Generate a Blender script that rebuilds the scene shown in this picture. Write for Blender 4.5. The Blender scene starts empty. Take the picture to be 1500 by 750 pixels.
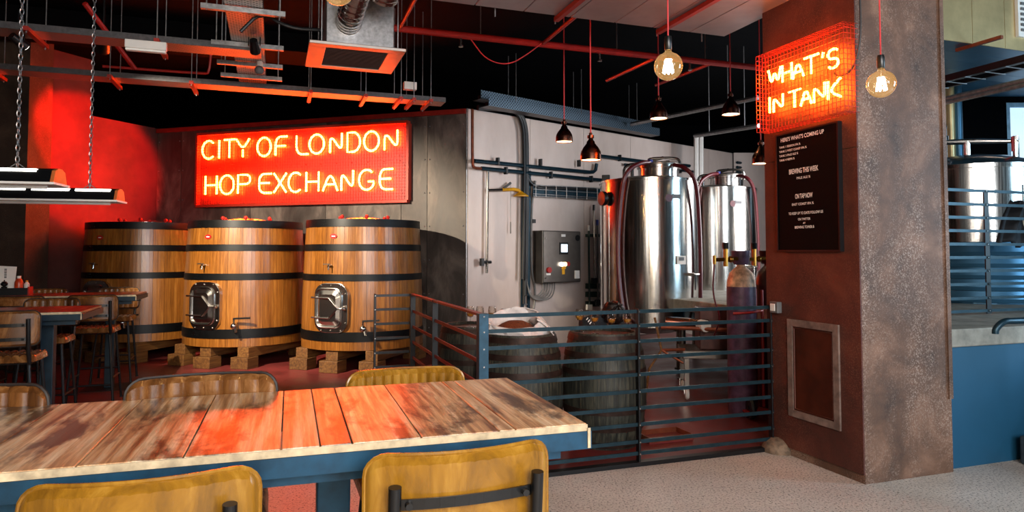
import bpy, math, random
from mathutils import Matrix, Vector
random.seed(7)
R = math.radians
sc = bpy.context.scene
COL = sc.collection

# ---------------------------------------------------------------- camera
CH, PITCH, F, CX, CY = 1.5, R(2.4), 1000.0, 750.0, 329.0
cam = bpy.data.cameras.new('camera'); cam.sensor_width = 36; cam.lens = 24
cam.shift_y = -(375 - CY) / 1500.0
cam.clip_start = 0.02
co = bpy.data.objects.new('camera', cam); COL.objects.link(co)
co.location = (0, 0, CH); co.rotation_euler = (math.pi/2 + PITCH, 0, 0)
sc.camera = co

# ---------------------------------------------------------------- world, large lights, exposure
w = bpy.data.worlds.new('world'); sc.world = w; w.use_nodes = True
w.node_tree.nodes['Background'].inputs[0].default_value = (0.55, 0.65, 0.8, 1)
w.node_tree.nodes['Background'].inputs[1].default_value = 0.012
sc.view_settings.view_transform = 'Standard'; sc.view_settings.look = 'None'
sc.view_settings.exposure = 0.0; sc.view_settings.gamma = 1.0
sc.view_settings.use_curve_mapping = False

def aim(o, target):
    d = Vector(target) - Vector(o.location)
    o.rotation_euler = d.to_track_quat('-Z', 'Y').to_euler()

def area(name, loc, target, sx, sy, power, color):
    l = bpy.data.lights.new(name, 'AREA'); l.shape = 'RECTANGLE'; l.size = sx; l.size_y = sy
    l.energy = power; l.color = color
    o = bpy.data.objects.new(name, l); COL.objects.link(o); o.location = loc; aim(o, target)
    return o

def spot(name, loc, target, power, color, angle, blend=0.4, size=0.05):
    l = bpy.data.lights.new(name, 'SPOT'); l.energy = power; l.color = color
    l.spot_size = R(angle); l.spot_blend = blend; l.shadow_soft_size = size
    o = bpy.data.objects.new(name, l); COL.objects.link(o); o.location = loc; aim(o, target)
    return o

# tall street windows behind and right, plus added warm strips for tank reflections
for x_, y_, wd_, pw_, cl_ in ((4.7, -2.2, 0.55, 105, (0.86, 0.93, 1.0)), (3.7, -2.6, 0.55, 105, (0.9, 0.95, 1.0)), (2.6, -2.9, 0.55, 95, (0.95, 0.97, 1.0)),
                              (1.3, -3.1, 0.4, 85, (1.0, 0.84, 0.62)), (0.3, -3.1, 0.3, 65, (1.0, 0.72, 0.42)), (-1.6, -2.8, 0.4, 25, (1.0, 0.94, 0.88))):
    area('window_and_fill', (x_, y_, 2.6), (x_*0.4 + 0.2, 5, 0.1), wd_, 2.4, pw_, cl_)
area('window_and_fill', (0.9, -1.5, 2.9), (0.1, 2.6, 0.6), 1.3, 1.8, 140, (0.98, 0.97, 1.0))  # added fill lamp that brightens the foreground table
area('side_window', (8.6, 3.2, 2.4), (3.5, 5.5, 1.0), 1.6, 2.6, 260, (0.5, 0.78, 1.0))
area('brewery_fill', (4.8, 8.6, 2.4), (1.2, 11.5, 1.9), 1.1, 2.4, 150, (0.95, 0.93, 0.95))  # added fill for the white wall; no window is built here

# ---------------------------------------------------------------- geometry of the place
PHI = R(19.3)
B2 = Vector((math.cos(PHI), math.sin(PHI)))      # along the railing and tables
A2 = Vector((-math.sin(PHI), math.cos(PHI)))     # into the room
B3 = Vector((B2.x, B2.y, 0)); A3 = Vector((A2.x, A2.y, 0)); Z3 = Vector((0, 0, 1))

def ray(px, py):
    u = (px - CX)/F; v = (CY - py)/F; c, s = math.cos(PITCH), math.sin(PITCH)
    return Vector((u, c - v*s, s + v*c))
def atY(px, py, Y):
    d = ray(px, py); k = Y/d.y
    return Vector((d.x*k, Y, CH + d.z*k))
def atZ(px, py, z):
    d = ray(px, py); k = (z - CH)/d.z
    return Vector((d.x*k, d.y*k, z))
def onwall(px, py, p0, dr):
    """(s, z) on the vertical plane through p0 (x, y) along dr"""
    d = ray(px, py); n = Vector((-dr[1], dr[0]))
    k = (p0[0]*n.x + p0[1]*n.y)/(d.x*n.x + d.y*n.y)
    s = (d.x*k - p0[0])*dr[0] + (d.y*k - p0[1])*dr[1]
    return s, CH + d.z*k

# ---------------------------------------------------------------- materials
def lin(h):
    h = h.lstrip('#'); r = []
    for i in (0, 2, 4):
        c = int(h[i:i+2], 16)/255.0
        r.append(c/12.92 if c <= 0.04045 else ((c + 0.055)/1.055)**2.4)
    return (*r, 1)

class NT:
    def __init__(s, name):
        s.m = bpy.data.materials.new(name); s.m.use_nodes = True
        s.t = s.m.node_tree; s.n = s.t.nodes; s.p = s.n['Principled BSDF']
    def new(s, t, **kw):
        n = s.n.new(t)
        for k, v in kw.items():
            if k.startswith('i_'): n.inputs[k[2:].replace('_', ' ')].default_value = v
            else: setattr(n, k, v)
        return n
    def link(s, a, b): s.t.links.new(a, b)
    def coords(s, scale=(1, 1, 1), rot=(0, 0, 0), rnd=False):
        tc = s.new('ShaderNodeTexCoord'); mp = s.new('ShaderNodeMapping')
        mp.inputs['Scale'].default_value = scale; mp.inputs['Rotation'].default_value = rot
        s.link(tc.outputs['Object'], mp.inputs['Vector'])
        if rnd:
            oi = s.new('ShaderNodeObjectInfo'); mu = s.new('ShaderNodeMath', operation='MULTIPLY')
            mu.inputs[1].default_value = 37.0
            s.link(oi.outputs['Random'], mu.inputs[0])
            cb = s.new('ShaderNodeCombineXYZ')
            for k in range(3): s.link(mu.outputs[0], cb.inputs[k])
            s.link(cb.outputs[0], mp.inputs['Location'])
        return mp.outputs[0]
    def noise(s, vec, scale=5, detail=4, rough=0.6, dist=0.0):
        n = s.new('ShaderNodeTexNoise'); n.inputs['Scale'].default_value = scale
        n.inputs['Detail'].default_value = detail; n.inputs['Roughness'].default_value = rough
        n.inputs['Distortion'].default_value = dist
        s.link(vec, n.inputs['Vector']); return n.outputs['Fac']
    def ramp(s, fac, stops):
        r = s.new('ShaderNodeValToRGB'); e = r.color_ramp.elements
        while len(e) < len(stops): e.new(0.5)
        for k, (p, c) in enumerate(stops): e[k].position = p; e[k].color = c if len(c) == 4 else (*c, 1)
        s.link(fac, r.inputs[0]); return r.outputs[0]
    def mix(s, fac, a, b, mode='MIX'):
        n = s.new('ShaderNodeMix', data_type='RGBA', blend_type=mode)
        if isinstance(fac, float): n.inputs[0].default_value = fac
        else: s.link(fac, n.inputs[0])
        for k, v in ((6, a), (7, b)):
            if isinstance(v, tuple): n.inputs[k].default_value = v
            else: s.link(v, n.inputs[k])
        return n.outputs[2]
    def bump(s, h, strength=0.3, dist=0.01):
        b = s.new('ShaderNodeBump'); b.inputs['Strength'].default_value = strength; b.inputs['Distance'].default_value = dist
        s.link(h, b.inputs['Height']); s.link(b.outputs[0], s.p.inputs['Normal'])
    def base(s, c):
        if isinstance(c, tuple): s.p.inputs['Base Color'].default_value = c
        else: s.link(c, s.p.inputs['Base Color'])
    def rough(s, r):
        if isinstance(r, (int, float)): s.p.inputs['Roughness'].default_value = r
        else: s.link(r, s.p.inputs['Roughness'])

def simple(name, hexc, rough=0.5, metal=0.0, var=0.12, scale=9.0, bump=0.0, coat=0.0):
    t = NT(name); c = lin(hexc); v = t.coords()
    f = t.noise(v, scale, 4)
    dk = tuple(x*(1 - var*2.2) for x in c[:3]) + (1,); lt = tuple(min(1, x*(1 + var*1.6)) for x in c[:3]) + (1,)
    t.base(t.ramp(f, [(0.3, dk), (0.7, lt)])); t.rough(rough); t.p.inputs['Metallic'].default_value = metal
    if bump: t.bump(f, bump, 0.004)
    if coat: t.p.inputs['Coat Weight'].default_value = coat; t.p.inputs['Coat Roughness'].default_value = 0.15
    return t.m

def emis(name, col, strength, base='#ffffff'):
    t = NT(name); t.base(lin(base)); t.p.inputs['Emission Color'].default_value = (*col, 1)
    t.p.inputs['Emission Strength'].default_value = strength; return t.m

def wood(name, dark, mid, light, axis='z', rough=0.4, coat=0.0, grain=1.0, spots=0.0, spotcol='#1d0d08', rnd=0.35):
    t = NT(name)
    s = {'x': (1, 22, 22), 'y': (22, 1, 22), 'z': (22, 22, 1)}[axis]
    v = t.coords(s, rnd=True)
    g = t.noise(v, 1.6*grain, 6, 0.65, 0.25)
    fine = t.noise(v, 9*grain, 3, 0.6)
    c = t.ramp(g, [(0.34, lin(dark)), (0.5, lin(mid)), (0.66, lin(light))])
    c = t.mix(0.4, c, t.ramp(fine, [(0.3, (0.25, 0.25, 0.25, 1)), (0.7, (1.0, 1.0, 1.0, 1))]), 'MULTIPLY')
    oi = t.new('ShaderNodeObjectInfo')
    k = 1 - rnd
    c = t.mix(1.0, c, t.ramp(oi.outputs['Random'], [(0, (k, k*0.95, k*0.9, 1)), (1, (1.05, 1.05, 1.05, 1))]), 'MULTIPLY')
    if spots:
        s2 = {'x': (1, 3, 3), 'y': (3, 1, 3), 'z': (3, 3, 1)}[axis]
        sp = t.noise(t.coords(s2, rnd=True), 2.6, 5, 0.65, 0.25)
        c = t.mix(t.ramp(sp, [(0.5, (0, 0, 0, 1)), (0.6, (spots, spots, spots, 1))]), c, lin(spotcol))
    t.base(c); t.rough(rough)
    t.bump(g, 0.25, 0.003)
    if coat: t.p.inputs['Coat Weight'].default_value = coat; t.p.inputs['Coat Roughness'].default_value = 0.22
    return t.m

M = {}
def mk():
    # floors
    t = NT('speckled_concrete'); v = t.coords()
    n1 = t.noise(v, 1.3, 5); n2 = t.noise(v, 70, 3, 0.75)
    c = t.ramp(n1, [(0.3, lin('#b3a89d')), (0.7, lin('#cfc4b9'))])
    c = t.mix(t.ramp(n2, [(0.38, (1, 1, 1, 1)), (0.46, (0, 0, 0, 1))]), c, lin('#3f362f'))
    c = t.mix(t.ramp(n2, [(0.6, (0, 0, 0, 1)), (0.68, (0.75, 0.75, 0.75, 1))]), c, lin('#d9d0c8'))
    t.base(c); t.rough(0.42); t.bump(n2, 0.08, 0.002); M['concrete'] = t.m
    t = NT('red_painted_floor'); v = t.coords(); n1 = t.noise(v, 2.2, 5)
    t.base(t.ramp(n1, [(0.3, lin('#5a2624')), (0.7, lin('#803230'))])); t.rough(t.ramp(n1, [(0.3, (0.28,)*3), (0.7, (0.5,)*3)])); M['redfloor'] = t.m
    # rusted, speckled render of the column
    def rusty(name, d, m_, l, g):
        t = NT(name); v = t.coords(); n1 = t.noise(v, 2.2, 6, 0.65, 0.4); n2 = t.noise(v, 110, 3, 0.75)
        n3 = t.noise(t.coords((1, 1, 0.3)), 3.5, 5, 0.6, 0.6)
        c = t.ramp(n1, [(0.3, lin(d)), (0.52, lin(m_)), (0.72, lin(l))])
        f = t.mix(1.0, t.ramp(n2, [(0.5, (0, 0, 0, 1)), (0.66, (1, 1, 1, 1))]), t.ramp(n3, [(0.38, (0.03,)*3), (0.66, (0.65,)*3)]), 'MULTIPLY')
        c = t.mix(f, c, lin(g)); t.base(c); t.rough(0.62); t.bump(n2, 0.25, 0.004); return t.m
    M['column'] = rusty('weathered_column', '#2f1f16', '#5e4231', '#866450', '#c2ada0')
    M['columnrust'] = rusty('rust_sheet', '#32150d', '#4a2015', '#63301f', '#7a5142')
    M['darkcolumn'] = rusty('dark_render', '#1d130d', '#33241a', '#4a382b', '#6b5a4c')
    # sign wall steel
    t = NT('patchy_steel_sheet'); v = t.coords((1, 1, 0.35), rnd=True); n1 = t.noise(v, 1.9, 6, 0.65, 0.8)
    t.base(t.ramp(n1, [(0.25, lin('#1f1b1a')), (0.5, lin('#4c4540')), (0.75, lin('#857a70'))]))
    t.rough(t.ramp(n1, [(0.3, (0.42,)*3), (0.7, (0.6,)*3)])); t.p.inputs['Metallic'].default_value = 0.35; M['steelsheet'] = t.m
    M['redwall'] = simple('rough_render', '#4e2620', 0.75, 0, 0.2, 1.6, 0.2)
    t = NT('white_wall_panel'); v = t.coords(); n1 = t.noise(t.coords((1, 1, 0.4)), 1.4, 5)
    t.base(t.ramp(n1, [(0.3, lin('#bcaaa1')), (0.7, lin('#d8c9c1'))])); t.rough(0.36); M['whitewall'] = t.m
    M['black'] = simple('black_paint', '#060607', 0.9, 0, 0.1)
    M['night'] = simple('dark_blue_black_paint', '#050608', 0.95, 0, 0.1)
    for k in ('black', 'night'): M[k].node_tree.nodes['Principled BSDF'].inputs['Specular IOR Level'].default_value = 0.05
    M['traylip'] = simple('dull_tray_lip', '#4a484a', 0.45, 0.4, 0.15, 30)
    M['bluewall'] = simple('petrol_blue_paint', '#0e4867', 0.6, 0, 0.05, 2)
    M['slab'] = simple('grey_concrete_edge', '#8d8a80', 0.7, 0, 0.2, 7, 0.2)
    M['stair'] = simple('dark_stair_stone', '#26323a', 0.7, 0, 0.25, 20, 0.2)
    # metals
    M['bluesteel'] = simple('blue_grey_steel', '#16323f', 0.38, 0.55, 0.15, 12)
    M['tablesteel'] = simple('blue_steel_lit', '#123f59', 0.42, 0.35, 0.18, 14)  # window reflection on the near table is put into this blue
    M['shadedtablesteel'] = simple('blue_steel_shaded', '#0e2836', 0.42, 0.3, 0.15, 14)  # same steel for the far tables, darkened for the missing window reflection
    M['panelrust'] = simple('smooth_rust_sheet', '#431a0c', 0.38, 0.1, 0.25, 4)
    M['railsteel'] = simple('rail_steel', '#203842', 0.36, 0.5, 0.15, 12)
    M['poststeel'] = simple('post_steel', '#2a4c60', 0.36, 0.4, 0.15, 12)
    M['blacksteel'] = simple('black_powder_coat', '#0a0c10', 0.38, 0.1, 0.1)
    M['handblack'] = simple('black_satin_paint', '#090a0c', 0.32, 0.0, 0.1)
    M['galv'] = simple('galvanised_steel', '#8f8f90', 0.36, 0.8, 0.15, 30)
    M['duct'] = simple('duct_sheet', '#8d8c93', 0.38, 0.45, 0.08, 3)
    M['flange'] = simple('satin_flange', '#b5aaa2', 0.32, 0.85, 0.06, 6)
    M['louvre'] = simple('dark_louvre', '#4a332e', 0.35, 0.7, 0.06, 6)
    M['gold'] = simple('brassy_duct_sheet', '#c9b283', 0.34, 0.6, 0.12, 3)
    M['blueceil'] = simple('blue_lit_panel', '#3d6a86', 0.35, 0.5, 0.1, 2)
    t = NT('polished_stainless'); v = t.coords((60, 60, 0.6)); n = t.noise(v, 2, 2)
    t.base(lin('#c9c5bf')); t.p.inputs['Metallic'].default_value = 1; t.rough(t.ramp(n, [(0.3, (0.13,)*3), (0.7, (0.22,)*3)])); M['stainless'] = t.m
    M['inox'] = simple('bright_inox', '#c8c4c0', 0.2, 1.0, 0.05)
    M['inoxdull'] = simple('brushed_inox', '#77706a', 0.34, 0.9, 0.08, 4)
    M['hoop'] = simple('black_iron_hoop', '#0c0d0f', 0.42, 0.5, 0.2)
    M['rusthoop'] = simple('rusty_barrel_hoop', '#3a2a24', 0.55, 0.5, 0.25, 14)
    M['copper'] = simple('aged_copper', '#6b4436', 0.26, 1.0, 0.25, 8)
    M['brass'] = simple('yellow_brass', '#96652a', 0.28, 1.0, 0.1)
    M['copperpipe'] = simple('painted_copper_pipe', '#8a4a32', 0.4, 0.6, 0.15)
    # perforated tray : fine holes too small to cut
    def perf(name, c1, c2, s):
        t = NT(name); tc = t.new('ShaderNodeTexCoord'); sp = t.new('ShaderNodeSeparateXYZ'); t.link(tc.outputs['Object'], sp.inputs[0])
        ad = t.new('ShaderNodeMath', operation='ADD'); t.link(sp.outputs[1], ad.inputs[0]); t.link(sp.outputs[2], ad.inputs[1])
        def sn(o):
            m = t.new('ShaderNodeMath', operation='MULTIPLY'); m.inputs[1].default_value = s; t.link(o, m.inputs[0])
            q = t.new('ShaderNodeMath', operation='SINE'); t.link(m.outputs[0], q.inputs[0]); return q.outputs[0]
        pr = t.new('ShaderNodeMath', operation='MULTIPLY'); t.link(sn(sp.outputs[0]), pr.inputs[0]); t.link(sn(ad.outputs[0]), pr.inputs[1])
        t.base(t.ramp(pr.outputs[0], [(0.30, lin(c1)), (0.42, lin(c2))])); t.rough(0.42); t.p.inputs['Metallic'].default_value = 0.8; return t.m
    M['perf'] = perf('perforated_galvanised', '#b5b2b0', '#100e0e', 150)
    M['perfblue'] = perf('perforated_dull_tray', '#6d8192', '#0a0d10', 130)
    M['tray'] = perf('slotted_tray_sheet', '#b0a8a2', '#5a504c', 220)
    # wood
    M['oak'] = wood('varnished_oak_stave', '#76471a', '#91591f', '#a86f30', 'z', 0.32, 0.35, 1.0, rnd=0.25)
    M['oakbeam'] = wood('pale_timber_beam', '#553316', '#744b20', '#8c6230', 'y', 0.6)
    M['barrel'] = wood('grey_weathered_stave', '#1f221e', '#3d4038', '#5d5c4c', 'z', 0.55, 0, 1.4, 0.7, '#101514')
    M['barreltop'] = wood('red_brown_barrel_head', '#3a1c16', '#5d2e22', '#7d4632', 'x', 0.32, 0.3)
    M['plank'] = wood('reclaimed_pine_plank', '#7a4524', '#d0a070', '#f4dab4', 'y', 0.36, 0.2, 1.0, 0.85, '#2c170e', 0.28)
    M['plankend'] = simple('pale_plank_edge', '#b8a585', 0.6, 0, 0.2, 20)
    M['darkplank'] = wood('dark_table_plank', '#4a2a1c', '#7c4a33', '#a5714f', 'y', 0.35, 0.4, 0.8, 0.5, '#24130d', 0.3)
    # leather
    def leather(name, d, m_, l):
        t = NT(name); v = t.coords((1, 1, 0.35), rnd=True); n = t.noise(v, 7, 6, 0.7, 1.0); n2 = t.noise(t.coords(), 90, 3)
        t.base(t.ramp(n, [(0.3, lin(d)), (0.5, lin(m_)), (0.72, lin(l))])); t.rough(t.ramp(n, [(0.3, (0.32,)*3), (0.7, (0.2,)*3)]))
        t.bump(n2, 0.12, 0.002); return t.m
    M['brownleather'] = leather('worn_brown_leather', '#331b0c', '#6b421f', '#a8794a')
    M['mustard'] = leather('worn_mustard_leather', '#5c3c0c', '#8a5f18', '#b08436')
    M['piping'] = simple('dark_leather_piping', '#170d08', 0.6)
    # emitters
    M['neon'] = emis('neon_tube_glow', (1.0, 0.085, 0.007), 140.0)
    M['neon2'] = emis('neon_tube_glow_hot', (1.0, 0.17, 0.011), 125.0)
    M['filament'] = emis('hot_filament', (1.0, 0.62, 0.25), 420.0)
    M['lampdisc'] = emis('warm_lamp_disc', (1.0, 0.72, 0.35), 9.0)
    M['whitelamp'] = emis('white_lamp_lens', (1.0, 0.95, 0.85), 6.0)
    M['screen'] = emis('lit_screen', (0.75, 0.9, 1.0), 1.6)
    M['yellowlamp'] = emis('lit_yellow_button', (1.0, 0.75, 0.2), 1.5)
    M['daylight'] = emis('bright_outdoors', (0.5, 0.72, 0.95), 0.95)
    # misc
    M['signback'] = simple('red_sign_backing', '#7c2214', 0.45, 0.0, 0.08)
    M['cage'] = simple('red_wire', '#b03524', 0.4, 0.3, 0.05)
    M['redpaint'] = simple('red_pipe_paint', '#a51f1a', 0.4, 0.1, 0.1)
    M['redcable'] = simple('red_fabric_cable', '#c02a2e', 0.6)
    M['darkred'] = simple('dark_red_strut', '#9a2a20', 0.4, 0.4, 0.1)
    M['hose'] = simple('burgundy_hose', '#57131b', 0.35, 0, 0.2, 60)
    M['board'] = simple('black_menu_board', '#040202', 0.75, 0, 0.1)
    M['board'].node_tree.nodes['Principled BSDF'].inputs['Specular IOR Level'].default_value = 0.1
    M['white'] = simple('white_lettering', '#f2efe8', 0.6, 0, 0.02)
    M['sack'] = simple('white_woven_sack', '#e6dedb', 0.5, 0, 0.08, 20, 0.3)
    M['grain'] = simple('malt_grain', '#7a3c1c', 0.8, 0, 0.5, 160, 0.8)
    M['gascyl'] = simple('purple_grey_cylinder', '#5c4156', 0.45, 0.1, 0.3, 9)
    M['gascream'] = simple('cream_cylinder_shoulder', '#c79a78', 0.5, 0.1, 0.3, 16)
    M['gasdark'] = simple('dark_plum_cylinder', '#3a141e', 0.35, 0.1, 0.2)
    M['yellow'] = simple('yellow_safety_paint', '#d69a12', 0.4)
    M['plastic'] = simple('white_plastic', '#dcd8d2', 0.45, 0, 0.03)
    M['greyplastic'] = simple('grey_plastic', '#5b5b5c', 0.5)
    M['green'] = simple('dark_green_rack', '#0f2a24', 0.5)
    M['cable'] = simple('black_cable', '#0e0f11', 0.5)
    M['greycable'] = simple('grey_cable', '#6e6a66', 0.5)
    M['cloth'] = simple('black_cloth', '#0f131b', 0.8, 0, 0.2, 12)
    M['hair'] = simple('dark_brown_hair', '#160c09', 0.5, 0, 0.4, 60, 0.5)
    M['skin'] = simple('skin', '#b07a62', 0.5, 0, 0.05)
    M['denim'] = simple('dark_trousers', '#14161c', 0.8)
    M['blue'] = simple('blue_handle', '#1b2a8a', 0.4)
    M['sauce'] = simple('red_sauce_bottle', '#c2401c', 0.3, 0, 0.15, 30)
    t = NT('clear_glass'); gl = t.new('ShaderNodeBsdfGlossy'); gl.inputs['Roughness'].default_value = 0.03
    tr = t.new('ShaderNodeBsdfTransparent'); tr.inputs[0].default_value = (0.97, 0.95, 0.92, 1)
    lw = t.new('ShaderNodeLayerWeight'); lw.inputs[0].default_value = 0.25; mx = t.new('ShaderNodeMixShader')
    t.link(lw.outputs['Facing'], mx.inputs[0]); t.link(tr.outputs[0], mx.inputs[1]); t.link(gl.outputs[0], mx.inputs[2])
    t.link(mx.outputs[0], t.n['Material Output'].inputs[0]); M['glass'] = t.m
    t = NT('glowing_bulb_glass'); gl = t.new('ShaderNodeBsdfGlossy'); gl.inputs['Roughness'].default_value = 0.05
    tr = t.new('ShaderNodeBsdfTransparent'); tr.inputs[0].default_value = (0.95, 0.86, 0.7, 1); em = t.new('ShaderNodeEmission'); em.inputs[0].default_value = (1, 0.55, 0.18, 1); em.inputs[1].default_value = 0.22
    lw = t.new('ShaderNodeLayerWeight'); lw.inputs[0].default_value = 0.2; mx = t.new('ShaderNodeMixShader'); ad = t.new('ShaderNodeAddShader')
    t.link(lw.outputs['Facing'], mx.inputs[0]); t.link(tr.outputs[0], mx.inputs[1]); t.link(gl.outputs[0], mx.inputs[2])
    t.link(mx.outputs[0], ad.inputs[0]); t.link(em.outputs[0], ad.inputs[1]); t.link(ad.outputs[0], t.n['Material Output'].inputs[0]); M['bulbglass'] = t.m
    t = NT('amber_beer'); t.base(lin('#c9953f')); t.rough(0.1); t.p.inputs['Transmission Weight'].default_value = 0.5; M['beer'] = t.m
mk()

# ---------------------------------------------------------------- mesh builder
class MB:
    def __init__(s): s.v = []; s.f = []
    def add(s, vs, fs):
        b = len(s.v); s.v += [Vector(p) for p in vs]; s.f += [tuple(b + i for i in f) for f in fs]; return s
    def box(s, c, d, rz=0.0, rot=None):
        c = Vector(c); m = rot if rot is not None else Matrix.Rotation(rz, 3, 'Z')
        vs = [c + m @ Vector((x*d[0]/2, y*d[1]/2, z*d[2]/2)) for x in (-1, 1) for y in (-1, 1) for z in (-1, 1)]
        return s.add(vs, [(0, 1, 3, 2), (4, 6, 7, 5), (0, 4, 5, 1), (2, 3, 7, 6), (0, 2, 6, 4), (1, 5, 7, 3)])
    def mm(s, a, b):
        a = Vector(a); b = Vector(b); return s.box((a + b)/2, b - a)
    def bar(s, p, q, wd, ht, up=Z3):
        p = Vector(p); q = Vector(q); d = (q - p); L = d.length; d.normalize()
        sd = d.cross(Vector(up))
        if sd.length < 1e-4: sd = d.cross(Vector((0, 1, 0)))
        sd.normalize(); u = sd.cross(d)
        m = Matrix((d, sd, u)).transposed()
        return s.box((p + q)/2, (L, wd, ht), rot=m)
    def tube(s, pts, r, n=8, closed=False, cap=True):
        pts = [Vector(p) for p in pts]; N = len(pts)
        rs = r if isinstance(r, (list, tuple)) else [r]*N
        ts = []
        for i in range(N):
            a = pts[(i - 1) % N] if (closed or i > 0) else pts[0]
            b = pts[(i + 1) % N] if (closed or i < N - 1) else pts[-1]
            t = b - a
            ts.append(t.normalized() if t.length > 1e-9 else Vector((0, 0, 1)))
        ref = Vector((0, 0, 1)) if abs(ts[0].z) < 0.9 else Vector((1, 0, 0))
        nrm = (ref - ts[0]*ref.dot(ts[0])).normalized()
        b0 = len(s.v)
        for i in range(N):
            nrm = (nrm - ts[i]*nrm.dot(ts[i])).normalized(); bi = ts[i].cross(nrm)
            for k in range(n):
                a = 2*math.pi*k/n
                s.v.append(pts[i] + (nrm*math.cos(a) + bi*math.sin(a))*rs[i])
        for i in range(N if closed else N - 1):
            j = (i + 1) % N
            for k in range(n):
                l = (k + 1) % n
                s.f.append((b0 + i*n + k, b0 + i*n + l, b0 + j*n + l, b0 + j*n + k))
        if cap and not closed:
            s.f.append(tuple(b0 + k for k in range(n - 1, -1, -1)))
            s.f.append(tuple(b0 + (N - 1)*n + k for k in range(n)))
        return s
    def lathe(s, prof, n=32, c=(0, 0, 0), a0=0.0, a1=2*math.pi, m=None):
        c = Vector(c); full = abs(a1 - a0 - 2*math.pi) < 1e-6; cnt = n if full else n + 1
        b = len(s.v); P = len(prof)
        for i in range(cnt):
            a = a0 + (a1 - a0)*i/n
            for (r, z) in prof:
                p = Vector((r*math.cos(a), r*math.sin(a), z))
                s.v.append(c + (m @ p if m is not None else p))
        for i in range(n):
            j = (i + 1) % cnt
            for k in range(P - 1):
                s.f.append((b + i*P + k, b + j*P + k, b + j*P + k + 1, b + i*P + k + 1))
        return s
    def prism(s, poly, z0, z1, m=None):
        """polygon in xy extruded in z; m maps local to world"""
        n = len(poly); f = (lambda p: m @ Vector(p)) if m is not None else Vector
        vs = [f((x, y, z0)) for x, y in poly] + [f((x, y, z1)) for x, y in poly]
        return s.add(vs, [tuple(range(n - 1, -1, -1)), tuple(range(n, 2*n))] + [(i, (i + 1) % n, n + (i + 1) % n, n + i) for i in range(n)])
    def sphere(s, c, r, n=12, sz=1.0):
        k = n//2
        return s.lathe([(max(1e-4, r*math.sin(math.pi*i/k)), -r*sz*math.cos(math.pi*i/k)) for i in range(k + 1)], n, c)
    def grid(s, fn, nu, nv):
        b = len(s.v)
        for i in range(nu + 1):
            for j in range(nv + 1): s.v.append(Vector(fn(i/nu, j/nv)))
        for i in range(nu):
            for j in range(nv):
                s.f.append((b + i*(nv+1) + j, b + (i+1)*(nv+1) + j, b + (i+1)*(nv+1) + j + 1, b + i*(nv+1) + j + 1))
        return s

def mesh(name, mb, mat, smooth=False, inv=None):
    me = bpy.data.meshes.new(name)
    vs = [tuple(inv @ v) for v in mb.v] if inv is not None else [tuple(v) for v in mb.v]
    me.from_pydata(vs, [], mb.f); me.materials.append(M[mat] if isinstance(mat, str) else mat)
    if smooth:
        for p in me.polygons: p.use_smooth = True
    me.validate(); me.update()
    return me

def bevel(o, wd, seg=2):
    if wd:
        b = o.modifiers.new('bevel', 'BEVEL'); b.width = wd; b.segments = seg; b.limit_method = 'ANGLE'; b.angle_limit = R(35)
def shade(o, ang=35):
    for p in o.data.polygons: p.use_smooth = True
    o.data.set_sharp_from_angle(angle=R(ang))

def root_inv(o):
    while o.parent: o = o.parent
    return (Matrix.Translation(o.location) @ o.rotation_euler.to_matrix().to_4x4()).inverted()

def obj(name, mb, mat, parent=None, smooth=False, bev=0, world=False, label=None, loc=None, kind=None):
    """one mesh object; world=True: vertices are in world space and get moved into the parent's frame"""
    inv = root_inv(parent) if (world and parent is not None) else None
    o = bpy.data.objects.new(name, mesh(name, mb, mat, False, inv)); COL.objects.link(o)
    if parent is not None: o.parent = parent
    if loc is not None: o.location = loc
    if smooth: shade(o)
    bevel(o, bev)
    if label: o['label'] = label
    if kind: o['kind'] = kind
    return o
def again(src, parent=None, loc=None, rz=None, label=None):
    o = src.copy(); COL.objects.link(o)
    if parent is not None: o.parent = parent
    if loc is not None: o.location = loc
    if rz is not None: o.rotation_euler = (0, 0, rz)
    if label: o['label'] = label
    return o
def tag(o, label, cat, group=None):
    o['label'] = label; o['category'] = cat
    if group: o['group'] = group
    return o
def thing(name, label, cat, loc=(0, 0, 0), rz=0.0, group=None):
    o = bpy.data.objects.new(name, None); COL.objects.link(o); o.empty_display_size = 0.1
    o.location = loc; o.rotation_euler = (0, 0, rz); return tag(o, label, cat, group)
def single(name, mb, mat, label, cat, group=None, smooth=False, bev=0):
    return tag(obj(name, mb, mat, None, smooth, bev), label, cat, group)
def struct(name, mb, mat, smooth=False, bev=0, label=None):
    o = obj(name, mb, mat, None, smooth, bev); o['kind'] = 'structure'
    if label: o['label'] = label
    return o
def dup(src, loc, rz, label, group=None):
    r = src.copy(); COL.objects.link(r); r.location = loc; r.rotation_euler = (0, 0, rz); r['label'] = label
    if group: r['group'] = group
    for ch in list(src.children):
        c = ch.copy(); COL.objects.link(c); c.parent = r
        for g in list(ch.children):
            d = g.copy(); COL.objects.link(d); d.parent = c
    return r
def W(p, s=0.0, t=0.0, z=0.0):
    """point p (x, y) moved s along B and t along A, at height z"""
    return Vector((p[0] + B2.x*s + A2.x*t, p[1] + B2.y*s + A2.y*t, z))
def arc(c, r, a0, a1, n=8, plane='xz'):
    out = []
    for i in range(n + 1):
        a = a0 + (a1 - a0)*i/n; x, y = r*math.cos(a), r*math.sin(a)
        out.append(Vector(c) + (Vector((x, 0, y)) if plane == 'xz' else Vector((x, y, 0)) if plane == 'xy' else Vector((0, x, y))))
    return out
def smoothline(pts, it=2):
    pts = [Vector(p) for p in pts]
    for _ in range(it):
        q = [pts[0]]
        for a, b in zip(pts, pts[1:]): q += [a.lerp(b, 0.25), a.lerp(b, 0.75)]
        q.append(pts[-1]); pts = q
    return pts

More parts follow.
